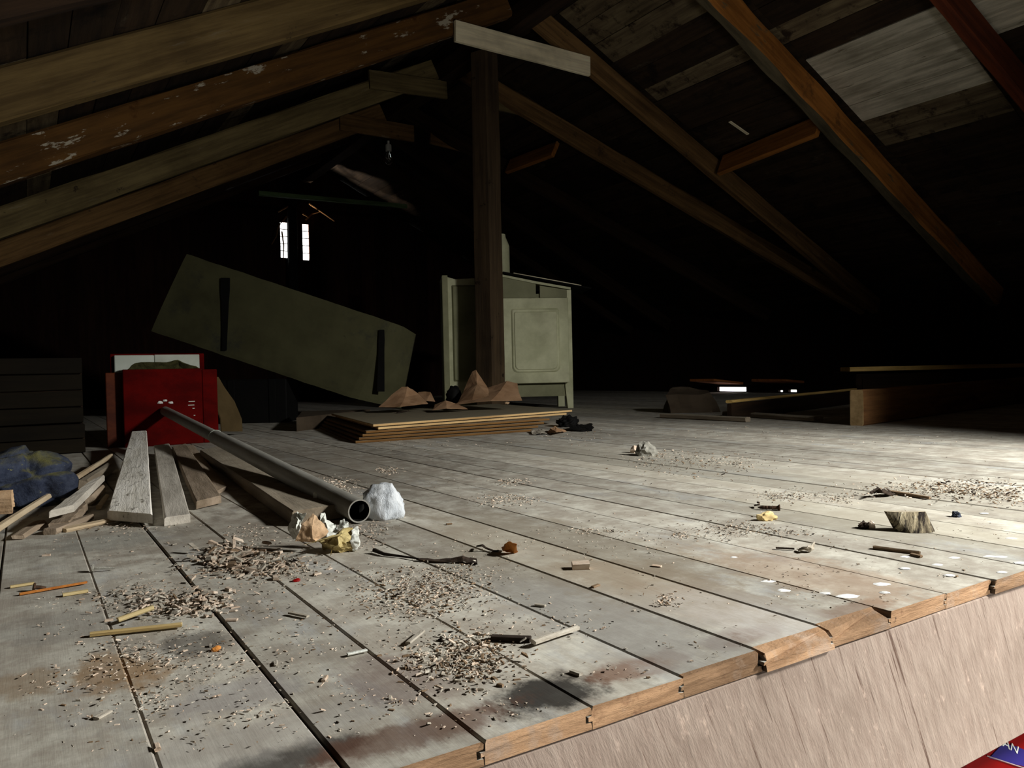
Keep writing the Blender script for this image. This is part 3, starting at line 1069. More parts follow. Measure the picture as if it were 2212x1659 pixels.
# ------------------------------------------------------------------ grey pipe
pe = onY(766, 1122, 1.66)
pr = .0265
pe.z = max(pe.z, pr + .003)
pf = onY(357, 888, YC - .03)
pe = pe + (pe - pf).normalized() * .03
pe.z = max(pe.z, pr + .002)
pipe = thing('downpipe', 'long grey plastic downpipe leaning from the floor onto the red crate', 'pipe', pe)
pm = frame(pe, pf - pe, (0, 0, 1))
PL = (pf - pe).length
kk = (onY(465, 945, 3.0) - pe)
ring_t = .60


def ring_pipe(name, xa, xb, ro, ri, m, n=28):
    bm = bmesh.new()
    rg = []
    for x, r in ((xa, ro), (xb, ro), (xb, ri), (xa, ri)):
        rg.append([bm.verts.new((x, r * math.cos(2 * math.pi * k / n), r * math.sin(2 * math.pi * k / n))) for k in range(n)])
    for i in range(4):
        a, b = rg[i], rg[(i + 1) % 4]
        for k in range(n):
            j = (k + 1) % n
            bm.faces.new([a[k], a[j], b[j], b[k]]).material_index = 1 if i == 2 else 0  # inner wall black: dirt, and the bore's shade put into the colour
    return done(name, bm, [M[m], M['black']], pipe, pm, True)


def pipe_t(px, py):
    best = min(range(200), key=lambda i: abs((lambda q: (q - EYE).normalized().angle(ray(px, py).normalized()))(pe.lerp(pf, i / 199))))
    return best / 199


tr = pipe_t(466, 946) * PL
for nm, xa, xb, ro, ri in (('lower_section', 0, tr, pr, pr - .003), ('upper_section', tr - .06, PL, pr - .0032, pr - .006)):
    o = ring_pipe(nm, xa, xb, ro, ri, 'pipe')
    md = o.modifiers.new('edge', 'EDGE_SPLIT')
ring_pipe('coupling_ring', tr - .004, tr + .002, pr + .001, pr - .003, 'pale_white')
tp2 = pipe_t(688, 1090) * PL
bm = lump_bm(.013, .006, .012, 2, .5, 3, 4)
done('torn_label', bm, M['paper_white'], pipe, pm @ Matrix.Translation((tp2, pr - .001, -.012)))

# white plastic bag behind the pipe end
bpz = pe + FW * .06 + RT * .04
bpz.z = 0
bm = lump_bm(.05, .032, .052, 4, .16, 1.6, 3.3, True)
for v in bm.verts:
    v.co += v.co.normalized() * (.0028 * noise.noise(V((v.co.x * 190 - v.co.z * 90, v.co.y * 80, v.co.z * 50))))
bag = thing('plastic_bag', 'crumpled white plastic bag on the floor beside the pipe end', 'bag', bpz)
done('bag_bundle', bm, M['bag'], bag, Matrix.Translation(bpz) @ Matrix.Rotation(R(-32), 4, 'Z'), True)

# crumpled wrapper in front of the pipe end
wp = P(705, 1188)
wrap = thing('crumpled_wrapper', 'crumpled paper wrapper, white, tan and ochre, in front of the pipe end', 'wrapper', wp)


def wsheet(name, rows, m, lab, amp=.004, fr=45, seed=0.0):
    pts = [[P(px, py, 0) * 0 + D(px, py, d) for px, py, d in r] for r in rows]
    o = done(name, sheet_bm(pts, .001, 4, amp * 1.3, fr * 1.5, seed), M[m], wrap)
    o['label'] = lab


wd = (wp - EYE).dot(FW)
d0 = wd
wsheet('paper_flap', [[(633, 1112, d0 + .03), (645, 1107, d0 + .02), (663, 1109, d0 + .01)], [(624, 1145, d0 + .02), (640, 1140, d0 - .005), (650, 1135, d0 + .02)], [(632, 1163, d0 + .02), (640, 1165, d0), (645, 1158, d0 + .01)]], 'paper_white', 'crumpled white flap', .003)
wsheet('paper_flap', [[(690, 1110, d0 + .02), (698, 1108, d0 + .03), (706, 1122, d0 + .03)], [(690, 1130, d0 + .02), (705, 1140, d0 + .01), (722, 1132, d0 + .03)], [(690, 1160, d0 + .01), (710, 1160, d0 + .01), (735, 1150, d0 + .02)]], 'paper_white', 'thin bluish white flap', .003, seed=5)
wsheet('card_piece', [[(675, 1108, d0 + .01), (678, 1111, d0 + .008), (682, 1114, d0 + .008)], [(652, 1135, d0 - .005), (675, 1138, d0 - .012), (698, 1132, d0)], [(640, 1166, d0 - .015), (675, 1163, d0 - .02), (711, 1150, d0 - .005)], [(648, 1162, d0 - .012), (682, 1170, d0 - .02), (690, 1164, d0 - .012)]], 'paper_tan', 'tan card piece standing up', .002, 30)
wsheet('paper_bottom', [[(745, 1140, d0 - .0), (756, 1138, d0 + .01), (770, 1150, d0 + .01)], [(705, 1160, d0 - .02), (735, 1160, d0 - .035), (778, 1165, d0 - .01)], [(690, 1172, d0 - .02), (725, 1180, d0 - .045), (768, 1188, d0 - .02)], [(700, 1184, d0 + .0), (735, 1193, d0 - .02), (770, 1190, d0)]], 'paper_ochre', 'folded ochre paper', .005, 35)
wsheet('paper_flap', [[(735, 1125, d0 + .03), (744, 1122, d0 + .03), (753, 1130, d0 + .02)], [(730, 1142, d0 + .02), (742, 1140, d0 + .01), (752, 1143, d0 + .02)]], 'paper_white', 'translucent white scrap', .002, seed=8)
wsheet('paper_flap', [[(762, 1145, d0), (772, 1140, d0 + .01), (778, 1150, d0 + .01)], [(758, 1170, d0 - .03), (772, 1168, d0 - .025), (777, 1170, d0 - .01)], [(765, 1192, d0 - .02), (771, 1190, d0 - .02), (776, 1180, d0 - .01)]], 'paper_white', 'cream flap at the end', .003, seed=11)

# ------------------------------------------------------------------ planks in front of the crate
def plank4(name, nl, nr, zn, fl, fr, zf, th, m, label, cat='plank', amp=.0015):
    a, b = P(*nl, zn), P(*nr, zn)
    if isinstance(zf, tuple):
        c, d = onY(*fl, zf[0]), onY(*fr, zf[0])
    else:
        c, d = P(*fl, zf), P(*fr, zf)
    # a-b near edge, c-d far edge (left, right) of the top face
    o0 = (a + b) / 2
    x = (c + d) / 2 - o0
    mx = frame(o0, x, (0, 0, 1))
    inv = mx.inverted()
    A, B, C_, D_ = [inv @ q for q in (a, b, c, d)]
    n = 10
    bm = bmesh.new()
    rings = []
    for i in range(n + 1):
        t = i / n
        l, r = A.lerp(C_, t), B.lerp(D_, t)
        ch = .003
        sec = [l + V((0, 0, -th)), l + V((0, 0, -ch)), l + V((0, -ch, 0)), r + V((0, ch, 0)), r + V((0, 0, -ch)), r + V((0, 0, -th))]
        ring = []
        for k, q in enumerate(sec):
            q.z = sec[0].z * 0 + q.z
            nn = noise.noise_vector(V((t * 9 + nl[0], k * 2.1, nl[1]))) * amp
            ring.append(bm.verts.new(q + nn))
        rings.append(ring)
    for p, q in zip(rings, rings[1:]):
        for k in range(6):
            j = (k + 1) % 6
            bm.faces.new([p[k], p[j], q[j], q[k]])
    bm.faces.new(rings[0][::-1])
    bm.faces.new(rings[-1])
    o = done(name, bm, M[m], None, mx)
    return tag(o, label, cat)


plank4('plank', (232, 1103), (329, 1110), .030, (284, 932), (317, 930), (3.9,), .022, 'plank_white', 'broad dusty white plank in front of the red crate, highest of the fan')
plank4('plank', (355, 1118), (411, 1110), .020, (332, 962), (366, 958), .05, .02, 'plank_grey', 'grey plank right beside the broad white plank')
plank4('plank', (423, 1082), (478, 1070), .024, (372, 965), (402, 958), .028, .02, 'plank_tan', 'tan plank with pale worn end, left of the pipe')
plank4('plank', (462, 1063), (491, 1050), .011, (395, 965), (418, 960), .014, .011, 'plank_tan', 'thin dull plank between the tan plank and the pipe', amp=.0008)
plank4('plank', (632, 1104), (742, 1088), .034, (432, 972), (500, 958), .034, .032, 'batten', 'wide dusty plank lying under the downpipe')
# sticks at left
o = beam('stick', P(-40, 1165, .016), onY(240, 984, 3.3), .014, .014, M['stick'], seg=8, jit=.002, ch=.003, y0=-.007, z0=-.007)
tag(o, 'long pale square stick sloping up beside the blue cloth', 'stick')
plank4('batten', (106, 1103), (160, 1090), .05, (198, 1035), (226, 1026), .06, .016, 'plank_grey', 'short flat batten lying on the offcuts, bright right edge', 'batten')
plank4('offcut', (104, 1130), (150, 1126), .018, (158, 1084), (190, 1086), .022, .018, 'plank_tan', 'rough wood offcut under the short flat batten', 'offcut', .004)
o = beam('offcut', P(192, 1082, .012), P(218, 1058, .02), .026, .024, M['plank_tan'], seg=4, jit=.006, ch=.006, y0=-.013, z0=-.012)
tag(o, 'stubby pale offcut between the batten and the broad plank', 'offcut')
o = beam('offcut', P(214, 1096, .006), P(231, 1072, .01), .012, .012, M['stick'], seg=4, jit=.003, ch=.003, y0=-.006, z0=-.006)
tag(o, 'slim yellow sliver beside the broad white plank', 'offcut')
o = beam('offcut', P(180, 1050, .02), P(240, 1010, .02), .03, .03, M['batten'], seg=4, jit=.006, ch=.006, y0=-.015, z0=-.012)
tag(o, 'dark offcut behind the short flat batten', 'offcut')
o = beam('splinter', P(138, 1146, .005), P(296, 1112, .006), .02, .007, M['stick'], seg=7, jit=.004, ch=.002, w1=.006, y0=-.008, z0=-.003)
tag(o, 'long pale splinter in front of the broad plank', 'splinter')
o = beam('splinter', P(40, 1160, .007), P(88, 1128, .012), .022, .011, M['plank_tan'], seg=4, jit=.004, ch=.002, y0=-.01, z0=-.005)
tag(o, 'pale splinter below the long stick', 'splinter')
o = beam('splinter', P(108, 1150, .006), P(190, 1118, .008), .03, .012, M['plank_tan'], seg=5, jit=.005, ch=.003, w1=.018, y0=-.015, z0=-.005)
tag(o, 'wide ragged splinter under the wood offcuts', 'splinter')

# blue quilted cloth and card block
bq = P(50, 1098)
bm = bmesh.new()
bmesh.ops.create_icosphere(bm, subdivisions=5, radius=1)
for v in bm.verts:
    p = v.co.copy()
    q = p * 1.0
    n = noise.noise(p * 1.7 + V((4, 1, 2))) * .22
    # quilting: seams on a lattice pulled in
    s1 = abs(math.sin(p.x * 4.2 + p.z * 1.5 + .6))
    s2 = abs(math.sin(p.z * 3.8 - p.x * 1.4 + p.y))
    seam = max(math.exp(-(s1 / .26) ** 2), math.exp(-(s2 / .26) ** 2))
    p *= 1 + n - .2 * seam + .03 * noise.noise(p * 9) + .015 * noise.noise(p * 22)
    if p.z < -.5:
        p.z = -.5
    v.co = V((p.x * .155, p.y * .11, (p.z + .5) * .104))
o = done('quilted_cloth', bm, M['blue'], None, Matrix.Translation(bq + V((-.02, .06, 0))) @ Matrix.Rotation(R(-8), 4, 'Z'), True)
tag(o, 'bundled navy blue quilted cloth with mustard dust at the left edge', 'cloth')
plank4('card_block', (-30, 1098), (29, 1094), .032, (-32, 1062), (25, 1058), .075, .03, 'paper_tan', 'tan block leaning on the blue quilted cloth', 'block')

# dark crates at far left
for k, (pa, pb3, y_, lab) in enumerate((((-60, 968), (183, 915), 4.1, 'dim wooden crate at the far left, lower of two'), ((-60, 914), (176, 772), 4.16, 'dim wooden crate at the far left, stacked on the lower one'))):
    a, b = onY(*pa, y_), onY(*pb3, y_)
    z0, z1 = (0, b.z) if k == 0 else (zprev + .001, b.z)
    zprev = z1
    cr_ = thing('wooden_crate', lab, 'crate', (a.x, y_, z0))
    ns = 2 if k == 0 else 4
    hz = (z1 - z0) / ns
    for i in range(ns):
        bm = beam_bm(b.x - a.x, .015, hz - .006, 6, .002, .002, i + k * 5)
        done('slat', bm, M['crate_wood'], cr_, Matrix.Translation((a.x, y_ - .008 * (i % 2), z0 + i * hz + .003)))
    bm = bmesh.new()
    box_bm(bm, (a.x, y_ + .016, z0), (b.x, y_ + .4, z1 - .004))
    done('crate_body', bm, M['dark_wood'], cr_)

# ------------------------------------------------------------------ stack of panels with brown paper
TFL, TFR, TBL = P(806, 915, .095), P(1236, 884, .095), P(716, 892, .095)
BFL, BFR = P(768, 958, 0), P(1150, 932, 0)
back = TBL - TFL
back = back * (1.0)
N = 6
th = .095 / N
names = ['lowest', 'second from the bottom', 'third from the bottom', 'third from the top', 'second from the top', 'topmost']
for i in range(N):
    t = i / (N - 1)
    if i >= 4:
        fl, fr = TFL + (TFR - TFL) * (0 if i == 5 else .02), TFR + (TFL - TFR) * (0 if i == 5 else .035)
    else:
        e = i / 4
        fl = BFL.lerp(TFL, e * .8)
        fr = BFR.lerp(TFR, e * .55)
    fl, fr = fl.copy(), fr.copy()
    fl.z = fr.z = 0
    bk = V((back.x, back.y, 0))
    bl, br = fl + bk * (1 if i < 4 else 1.0), fr + bk
    z0, z1 = i * th + .0004, (i + 1) * th - .0035
    o0 = fl.copy()
    o0.z = z0
    mx = frame(o0, fr - fl, (0, 0, 1))
    inv = mx.inverted()
    cs = [inv @ V((q.x, q.y, z0)) for q in (fl, fr, br, bl)]
    bm = bmesh.new()
    hexa_bm(bm, cs, [c + V((0, 0, z1 - z0)) for c in cs])
    bmesh.ops.bevel(bm, geom=list(bm.edges), offset=.0015, segments=1, affect='EDGES')
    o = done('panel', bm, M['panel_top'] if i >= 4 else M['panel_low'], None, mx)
    tag(o, '%s wood panel of the flat stack before the post, %s' % (names[i], 'pale edge' if i >= 4 else 'brown edge'), 'panel', 'stacked panels before the post')
# flat carton left behind the stack
o = plank4('flat_carton', (640, 902), (716, 894), .085, (652, 888), (800, 884), .085, .085, 'carton', 'dull flat carton left behind the stack of panels', 'carton')


def paper(rows, label, seed=0, m='kraft', z=.097):
    pts = []
    for r in rows:
        rr_ = []
        for px, py, dz, dd in r:
            q = P(px, py, z) if dz == 0 else None
            rr_.append((px, py, dz, dd))
        pts.append(rr_)
    out = []
    for r in pts:
        out.append([D(px, py, dd) for px, py, dz, dd in r])
    bm = sheet_bm(out, .0015, 2, .0035, 14, seed)
    o = done('brown_paper', bm, M[m])
    tag(o, label, 'paper', 'torn brown paper on the panel stack')


e_ = 4.9
paper([[(868, 836, 1, 5.05), (880, 835, 1, 5.05), (892, 842, 1, 5.1)], [(845, 855, 1, 4.98), (875, 858, 1, 4.93), (905, 852, 1, 5.05)], [(818, 880, 1, 4.82), (865, 879, 1, 4.78), (925, 872, 1, 4.9)]], 'peaked brown paper scrap, left one on the panel stack', 1)
paper([[(903, 848, 1, 5.2), (920, 846, 1, 5.22), (930, 847, 1, 5.2)], [(905, 868, 1, 5.05), (922, 866, 1, 5.05), (940, 868, 1, 5.1)]], 'small brown paper scrap behind the peaked one', 2)
paper([[(1020, 803, 1, 5.25), (1028, 799, 1, 5.25), (1036, 812, 1, 5.22)], [(1005, 838, 1, 5.15), (1030, 830, 1, 5.08), (1052, 835, 1, 5.12)], [(988, 872, 1, 4.95), (1020, 864, 1, 4.9), (1060, 858, 1, 4.9)]], 'tall pointed brown paper scrap in front of the post foot', 3)
paper([[(1052, 838, 1, 5.12), (1095, 824, 1, 5.1), (1117, 828, 1, 5.12)], [(1020, 858, 1, 4.98), (1080, 846, 1, 4.95), (1120, 842, 1, 5.02)], [(978, 875, 1, 4.86), (1060, 866, 1, 4.8), (1128, 866, 1, 4.86)]], 'long brown paper sheet with ragged end, right one on the stack', 4)
paper([[(940, 874, 1, 4.92), (962, 865, 1, 4.92), (985, 872, 1, 4.9)], [(935, 886, 1, 4.72), (965, 882, 1, 4.7), (1010, 884, 1, 4.75)]], 'low crumpled brown paper scrap near the stack edge', 5)
bq2 = P(982, 866, .122)
bm = lump_bm(.05, .05, .08, 3, .3, 1.8, 9)
o = done('black_bag', bm, M['black'], None, Matrix.Translation(D(980, 872, 5.2) * 1.0), True)
tag(o, 'crumpled black bag on the stack left of the post foot', 'bag')
o = beam('splinter', P(858, 892, .0955), P(882, 888, .0955), .012, .006, M['chip_dark'], seg=2, jit=.002, y0=-.006, z0=0)
tag(o, 'dark splinter lying on the topmost panel', 'splinter')
bm = lump_bm(.018, .015, .012, 2, .4, 2, 3)
o = done('plaster_crumb', bm, M['paper_tan'], None, Matrix.Translation(P(1095, 873, .0945)))
tag(o, 'pale crumb on the topmost panel', 'crumb')
# rag and scraps right of the stack
rp = P(1215, 926)
bm = lump_bm(.06, .05, .04, 4, .45, 2.2, 5)
o = done('black_rag', bm, M['black'], None, Matrix.Translation(P(1226, 922)) @ Matrix.Rotation(R(-30), 4, 'Z'), True)
tag(o, 'black rag bundled on the floor at the stack end', 'rag')
bm = sheet_bm([[P(1228, 921, .02), P(1250, 919, .012), P(1278, 917, .01)], [P(1232, 930, .004), P(1255, 931, .004), P(1282, 930, .004)]], .004, 3, .012, 18, 3)
o = done('dark_shred', bm, M['black'])
tag(o, 'flat dark shred of cloth right of the black rag', 'rag')
bm = sheet_bm([[P(1188, 925, .03), P(1200, 922, .035), P(1212, 926, .02)], [P(1180, 936, .004), P(1202, 933, .02), P(1224, 932, .004)]], .002, 3, .006, 25, 6)
o = done('paper_scrap', bm, M['kraft'])
tag(o, 'folded tan paper scrap in front of the black rag', 'paper')
bm = sheet_bm([[P(1146, 930, .01), P(1165, 928, .012), P(1185, 929, .01)], [P(1150, 938, .004), P(1168, 937, .008), P(1190, 936, .004)]], .002, 3, .006, 25, 7)
o = done('paper_scrap', bm, M['chip_grey'])
tag(o, 'greyish paper scrap at the lower stack corner', 'paper')

# ------------------------------------------------------------------ timbers on the right
f0 = P(1866, 920)
f1 = P(2240, 866)
bdir = (f1 - f0)
bdir.z = 0
o = beam('timber', f0, f0 + bdir * 1.05, .075, .195, [M['beam'], M['beam_end']], seg=12, jit=.006, ch=.008, endmat=1)
tag(o, 'thick red-brown squared timber with a pale cut end, lying at right', 'timber')
dA = 4.84
a = P(1580, 905)
a2 = D(1580, 872, 4.8)
b2 = D(1850, 844, 6.5)
a2z, b2z = a2.z, b2.z
o = beam('plank', (a2.x, a2.y, 0), (b2.x, b2.y, 0), .03, a2z, [M['dark_wood']], seg=10, jit=.003, d1=b2z)
tag(o, 'dark plank standing on edge behind the timber end', 'plank')
o = beam('batten', (a2.x, a2.y, a2z + .003), (b2.x, b2.y, b2z + .003), .045, .018, M['yellow_wood'], seg=10, jit=.002, y0=-.006, up=(0, 0, 1))
tag(o, 'thin yellowish batten on top of the dark edge-standing plank', 'batten')
pA, pB = D(1836, 783, 6.8), D(2300, 797, 6.8)
zz = pA.z - .022
ch_ = frame((D(1850, 840, 6.85).x, D(1850, 840, 6.85).y, 0), RT.xy.to_3d(), (0, 0, 1))
bm = bmesh.new()
box_bm(bm, (0, 0, 0), (1.75, .5, zz - .062), .01)
box_bm(bm, (.05, -.012, .05), (1.7, 0, zz - .12), .004)
o = done('chest', bm, M['dark_wood'], None, ch_)
tag(o, 'dark long chest in the shade behind the thick timber', 'chest')
bm = beam_bm(1.85, .2, .036, 8, .003, .004, 3)
o = done('plank', bm, M['yellow_wood'], None, frame((D(1836, 790, 6.75).x, D(1836, 790, 6.75).y, zz - .056), RT.xy.to_3d(), (0, 0, 1)))
tag(o, 'yellowish plank lying flat on the dark chest at right', 'plank')
for (a, b, w_, lab) in (((1425, 903), (1610, 912), .05, 'dusty flat batten on the floor, left of the pair before the timber'), ((1560, 898), (1758, 912), .07, 'dusty flat batten on the floor, right of the pair before the timber')):
    o = beam('batten', P(*a), P(*b), w_, .03, M['batten'], seg=6, jit=.003, ch=.006)
    tag(o, lab, 'batten')
bm = bmesh.new()
cb_ = P(1440, 893)
cR = RT.xy.to_3d().normalized()
cF = FW.xy.to_3d().normalized()
hexa_bm(bm, [cb_ + cR * .03, cb_ + cR * .40, cb_ + cR * .42 + cF * .25, cb_ + cR * .02 + cF * .25],
        [cb_ + V((0, 0, .13)), cb_ + cR * .33 + V((0, 0, .14)), cb_ + cR * .36 + cF * .2 + V((0, 0, .17)), cb_ + cR * .08 + cF * .2 + V((0, 0, .19))])
bmesh.ops.subdivide_edges(bm, edges=bm.edges, cuts=3, use_grid_fill=True)
for v in bm.verts:
    if v.co.z > .02:
        v.co += noise.noise_vector(v.co * 9) * .02
o = done('wood_chunk', bm, M['carton'])
tag(o, 'dim broken wood chunk lying left of the flat battens', 'wood')
# boards catching daylight at the eave gaps
gy = (GAPS[-1][0] + GAPS[-1][1]) / 2
o = beam('eave_board', (XE - .55, gy, .16), (XE - .01, gy, .105), .42, .03, M['eave_wood'], seg=3, jit=.004, y0=-.21)
tag(o, 'orange board lit by daylight at the eave gap', 'board')
gy = (GAPS[0][0] + GAPS[1][1]) / 2
o = beam('eave_board', (XE - .35, gy, .15), (XE - .01, gy, .12), .5, .03, M['eave_wood'], seg=3, jit=.004, y0=-.25)
tag(o, 'dim orange board above the small daylight gaps', 'board')

# ------------------------------------------------------------------ red box with blue label under the floor edge
YR = .665
ra, rb_ = onY(2075, 1700, YR), onY(2300, 1700, YR)
ztop = -.275
box = thing('red_box', 'glossy red box with a dark blue label, under the joist at bottom right', 'box', (1.55, YR + .1, -2.6))
bm = bmesh.new()
box_bm(bm, (1.28, YR, -.62), (1.95, YR + .22, ztop), .006)
done('box_body', bm, M['red_tin'], box)
def onR(px, py):
    q = onY(px, py, YR)
    return V((q.x, YR, q.z))
bm = bmesh.new()
q = [onR(2135, 1637), onR(2165, 1605), onR(2195, 1612), onR(2260, 1640), onR(2260, 1672), onR(2212, 1655)]
a_ = [bm.verts.new(p + V((0, -.0015, 0))) for p in q]
b_ = [bm.verts.new(p + V((0, .001, 0))) for p in q]
bm.faces.new(a_)
for i in range(len(q)):
    j = (i + 1) % len(q)
    bm.faces.new([a_[i], a_[j], b_[j], b_[i]])
done('label', bm, M['blue_label'], box)
bm = bmesh.new()
tube_bm(bm, [onR(2130, 1632) + V((0, -.001, 0)), onR(2212, 1659) + V((0, -.001, 0)), onR(2260, 1676) + V((0, -.001, 0))], .0011, 6)
done('label_line', bm, M['label_line'], box)
cu = bpy.data.curves.new('lettering', 'FONT')
cu.body = 'AN'
cu.size = .03
cu.extrude = .0006
cu.space_character = .95
lo = bpy.data.objects.new('lettering', cu)
COL.objects.link(lo)
dg = bpy.context.evaluated_depsgraph_get()
me = bpy.data.meshes.new_from_object(lo.evaluated_get(dg))
bpy.data.objects.remove(lo)
n0, n1, nt_ = onR(2180, 1619), onR(2195, 1627), onR(2183, 1604)
xv = (n1 - n0).normalized()
uv = (nt_ - n0)
xmax = max(v.co.x for v in me.vertices)
ymax = max(v.co.y for v in me.vertices)
nx0 = xmax * .54
sx_ = (n1 - n0).length / (xmax - nx0)
sy_ = uv.length / ymax
uvn = uv.normalized()
for v in me.vertices:
    c = v.co.copy()
    v.co = n0 + xv * ((c.x - nx0) * sx_) + uvn * (c.y * sy_) + V((0, -.0022 + c.z * .3, 0))
link('lettering', me, M['letter'], box)
# stand that carries the box
stand = thing('stand', 'dark stand under the red box below the floor', 'stand', (1.6, YR + .1, -2.6))
bm = bmesh.new()
box_bm(bm, (1.2, YR - .02, -.65), (2.0, YR + .3, -.6205), .004)
for x in (1.22, 1.94):
    for y in (YR, YR + .25):
        box_bm(bm, (x, y, -2.6), (x + .04, y + .04, -.65))
done('stand_frame', bm, M['shell'], stand)

# ------------------------------------------------------------------ small things on the floor
def lump(name, px, py, sx, sy, sz, m, label, cat, amp=.35, fr=1.8, sub=3, rz=0, seed=0):
    o = done(name, lump_bm(sx, sy, sz, sub, amp, fr, seed), M[m], None, Matrix.Translation(P(px, py) + V((0, 0, -.001))) @ Matrix.Rotation(R(rz), 4, 'Z'))
    return tag(o, label, cat)


# offcut of a branch
wb_ = P(1985, 1152)
bm = bmesh.new()
n = 48
ux, uy = RT.xy.to_3d().normalized(), FW.xy.to_3d().normalized()
rows = []
for r in range(9):
    t = r / 8
    ring = []
    for k in range(n):
        a = 2 * math.pi * k / n
        rad = 1 + .05 * noise.noise(V((math.cos(a) * 7, math.sin(a) * 7, t * .6))) + .03 * noise.noise(V((math.cos(a) * 16, math.sin(a) * 16, t * 2)))
        x = math.cos(a) * (.038 + .0025 * t) * rad - .0125 * t + .004
        y = math.sin(a) * (.026 - .017 * t) * rad + .012 * t
        ring.append(bm.verts.new((x, y, t * (.036 - (math.cos(a)) * .001) + .0005)))
    rows.append(ring)
for a, b in zip(rows, rows[1:]):
    for k in range(n):
        j = (k + 1) % n
        bm.faces.new([a[k], a[j], b[j], b[k]])
bm.faces.new(rows[0][::-1])
bm.faces.new(rows[-1]).material_index = 1
o = done('branch_offcut', bm, [M['bark'], M['bark_top']], None, frame(wb_ + uy * .024, ux, (0, 0, 1)))
tag(o, 'rough bark-sided wood disc on the floor at right', 'wood')

# screw
s0, s1 = P(1637, 1096, .006), P(1683, 1097, .006)
scr = thing('rusty_screw', 'rusty threaded screw lying near the bark-sided disc', 'screw', (s0 + s1) / 2 - V((0, 0, .006)))
bm = bmesh.new()
L_s = (s1 - s0).length
prof = []
for i in range(61):
    t = i / 60
    rr2 = .0042 * min(1, .4 + t * 3)
    prof.append((rr2 + (.0011 * math.sin(t * 60 * 1.9) if t < .7 else 0), t * L_s))
lathe_bm(bm, prof, 10)
done('shank', bm, M['rust'], scr, frame(s0, s1 - s0, (0, 0, 1)) @ Matrix.Rotation(R(90), 4, 'Y'))
bm = bmesh.new()
lathe_bm(bm, [(.004, L_s - .004), (.0078, L_s), (.0078, L_s + .002)], 12)
done('head', bm, M['rust'], scr, frame(s0, s1 - s0, (0, 0, 1)) @ Matrix.Rotation(R(90), 4, 'Y'))
bm = bmesh.new()
tube_bm(bm, [P(1630, 1092, .003), P(1640, 1090, .01), P(1640, 1086, .012), P(1636, 1085, .011)], .002, 6)
tag(done('bent_wire', bm, M['rust']), 'small bent black wire at the screw tip', 'wire')

lump('stone', 1396, 984, .04, .035, .032, 'stone', 'grey plaster stone on the pale boards before the battens', 'stone', .4, 1.6, 3, 0, 2)
lump('stone', 1371, 978, .018, .018, .02, 'chip_pale', 'small tan stone left of the grey plaster stone', 'stone', .4, 1.6, 2, 0, 5)
lump('wood_chip', 1657, 1124, .021, .010, .012, 'straw', 'pointed yellowish wood chip in front of the rusty screw', 'chip', .5, 1.3, 3, -20, 8)
lump('wood_chip', 1866, 1141, .011, .009, .009, 'chip_dark', 'dark brown crumb cluster left of the bark-sided disc', 'chip', .6, 2.4, 3, 0, 6)
lump('wood_chip', 1882, 1141, .008, .008, .010, 'chip_pale', 'tan cork-like crumb touching the dark brown crumbs', 'chip', .25, 2, 3, 0, 7)
lump('crumb', 2065, 1116, .010, .008, .008, 'blue', 'dark blue crumb right behind the bark-sided disc', 'crumb', .5, 2, 3, 0, 9)
o = beam('bark_strip', P(1887, 1182, .003), P(1988, 1194, .003), .012, .006, M['chip_brown'], seg=10, jit=.003, ch=.002, w1=.006, y0=-.006, z0=-.003)
tag(o, 'brown bark strip in front of the bark-sided disc', 'bark')
o = beam('bark_strip', P(1968, 1198, .002), P(1990, 1203, .002), .008, .004, M['chip_brown'], seg=4, jit=.002, ch=.001, y0=-.004, z0=-.002)
tag(o, 'tiny bark shred at the right tip of the bark strip', 'bark')
bm = sheet_bm([[P(1722, 1186, .002), P(1740, 1180, .012), P(1760, 1172, .014)], [P(1728, 1190, .003), P(1745, 1189, .003), P(1757, 1186, .004)]], .002, 3, .003, 60, 4)
tag(done('curled_scrap', bm, M['chip_grey']), 'curled grey scrap on the boards left of the bark strip', 'scrap')
o = beam('splinter', P(1676, 1184, .002), P(1716, 1186, .002), .005, .003, M['chip_dark'], seg=4, jit=.001, ch=.001, y0=-.002, z0=-.001)
tag(o, 'thin dark splinter left of the curled grey scrap', 'splinter')
bm = sheet_bm([[P(1882, 1062, .02), P(1900, 1056, .022), P(1925, 1060, .004)], [P(1888, 1068, .003), P(1910, 1066, .01), P(1935, 1068, .003)]], .003, 3, .006, 40, 4)
tag(done('black_flake', bm, M['chip_dark']), 'lifted black flake among the grit at right', 'flake')
o = beam('bark_strip', P(1925, 1062, .004), P(2012, 1075, .004), .02, .006, M['chip_brown'], seg=8, jit=.003, ch=.002, w1=.008, y0=-.01, z0=-.003)
tag(o, 'red-brown bark strip right of the lifted black flake', 'bark')
bm = sheet_bm([[P(1083, 1183, .004), P(1094, 1172, .02), P(1100, 1170, .024)], [P(1090, 1192, .002), P(1103, 1187, .006), P(1116, 1177, .022)], [P(1098, 1194, .002), P(1110, 1193, .002), P(1118, 1190, .004)]], .001, 3, .003, 50, 2)
tag(done('dry_leaf', bm, M['orange']), 'curled dry orange leaf in the middle of the floor', 'leaf')
bm = bmesh.new()
tube_bm(bm, [P(1030, 1180, .004), P(1042, 1178, .012), P(1050, 1184, .006), P(1066, 1190, .002), P(1084, 1190, .003)], [.0015, .0025, .002, .002, .0012], 6)
tag(done('twig', bm, M['chip_dark']), 'thin dark twig touching the dry orange leaf', 'twig')
bm = sheet_bm([[P(900, 1206, .004), P(950, 1208, .004), P(1000, 1201, .012), P(1030, 1206, .006)], [P(905, 1210, .003), P(950, 1213, .003), P(1000, 1214, .003), P(1032, 1218, .003)]], .003, 2, .002, 60, 4)
tag(done('black_strip', bm, M['chip_dark']), 'flat black strip on the floor right of the crumpled wrapper', 'strip')
bm = bmesh.new()
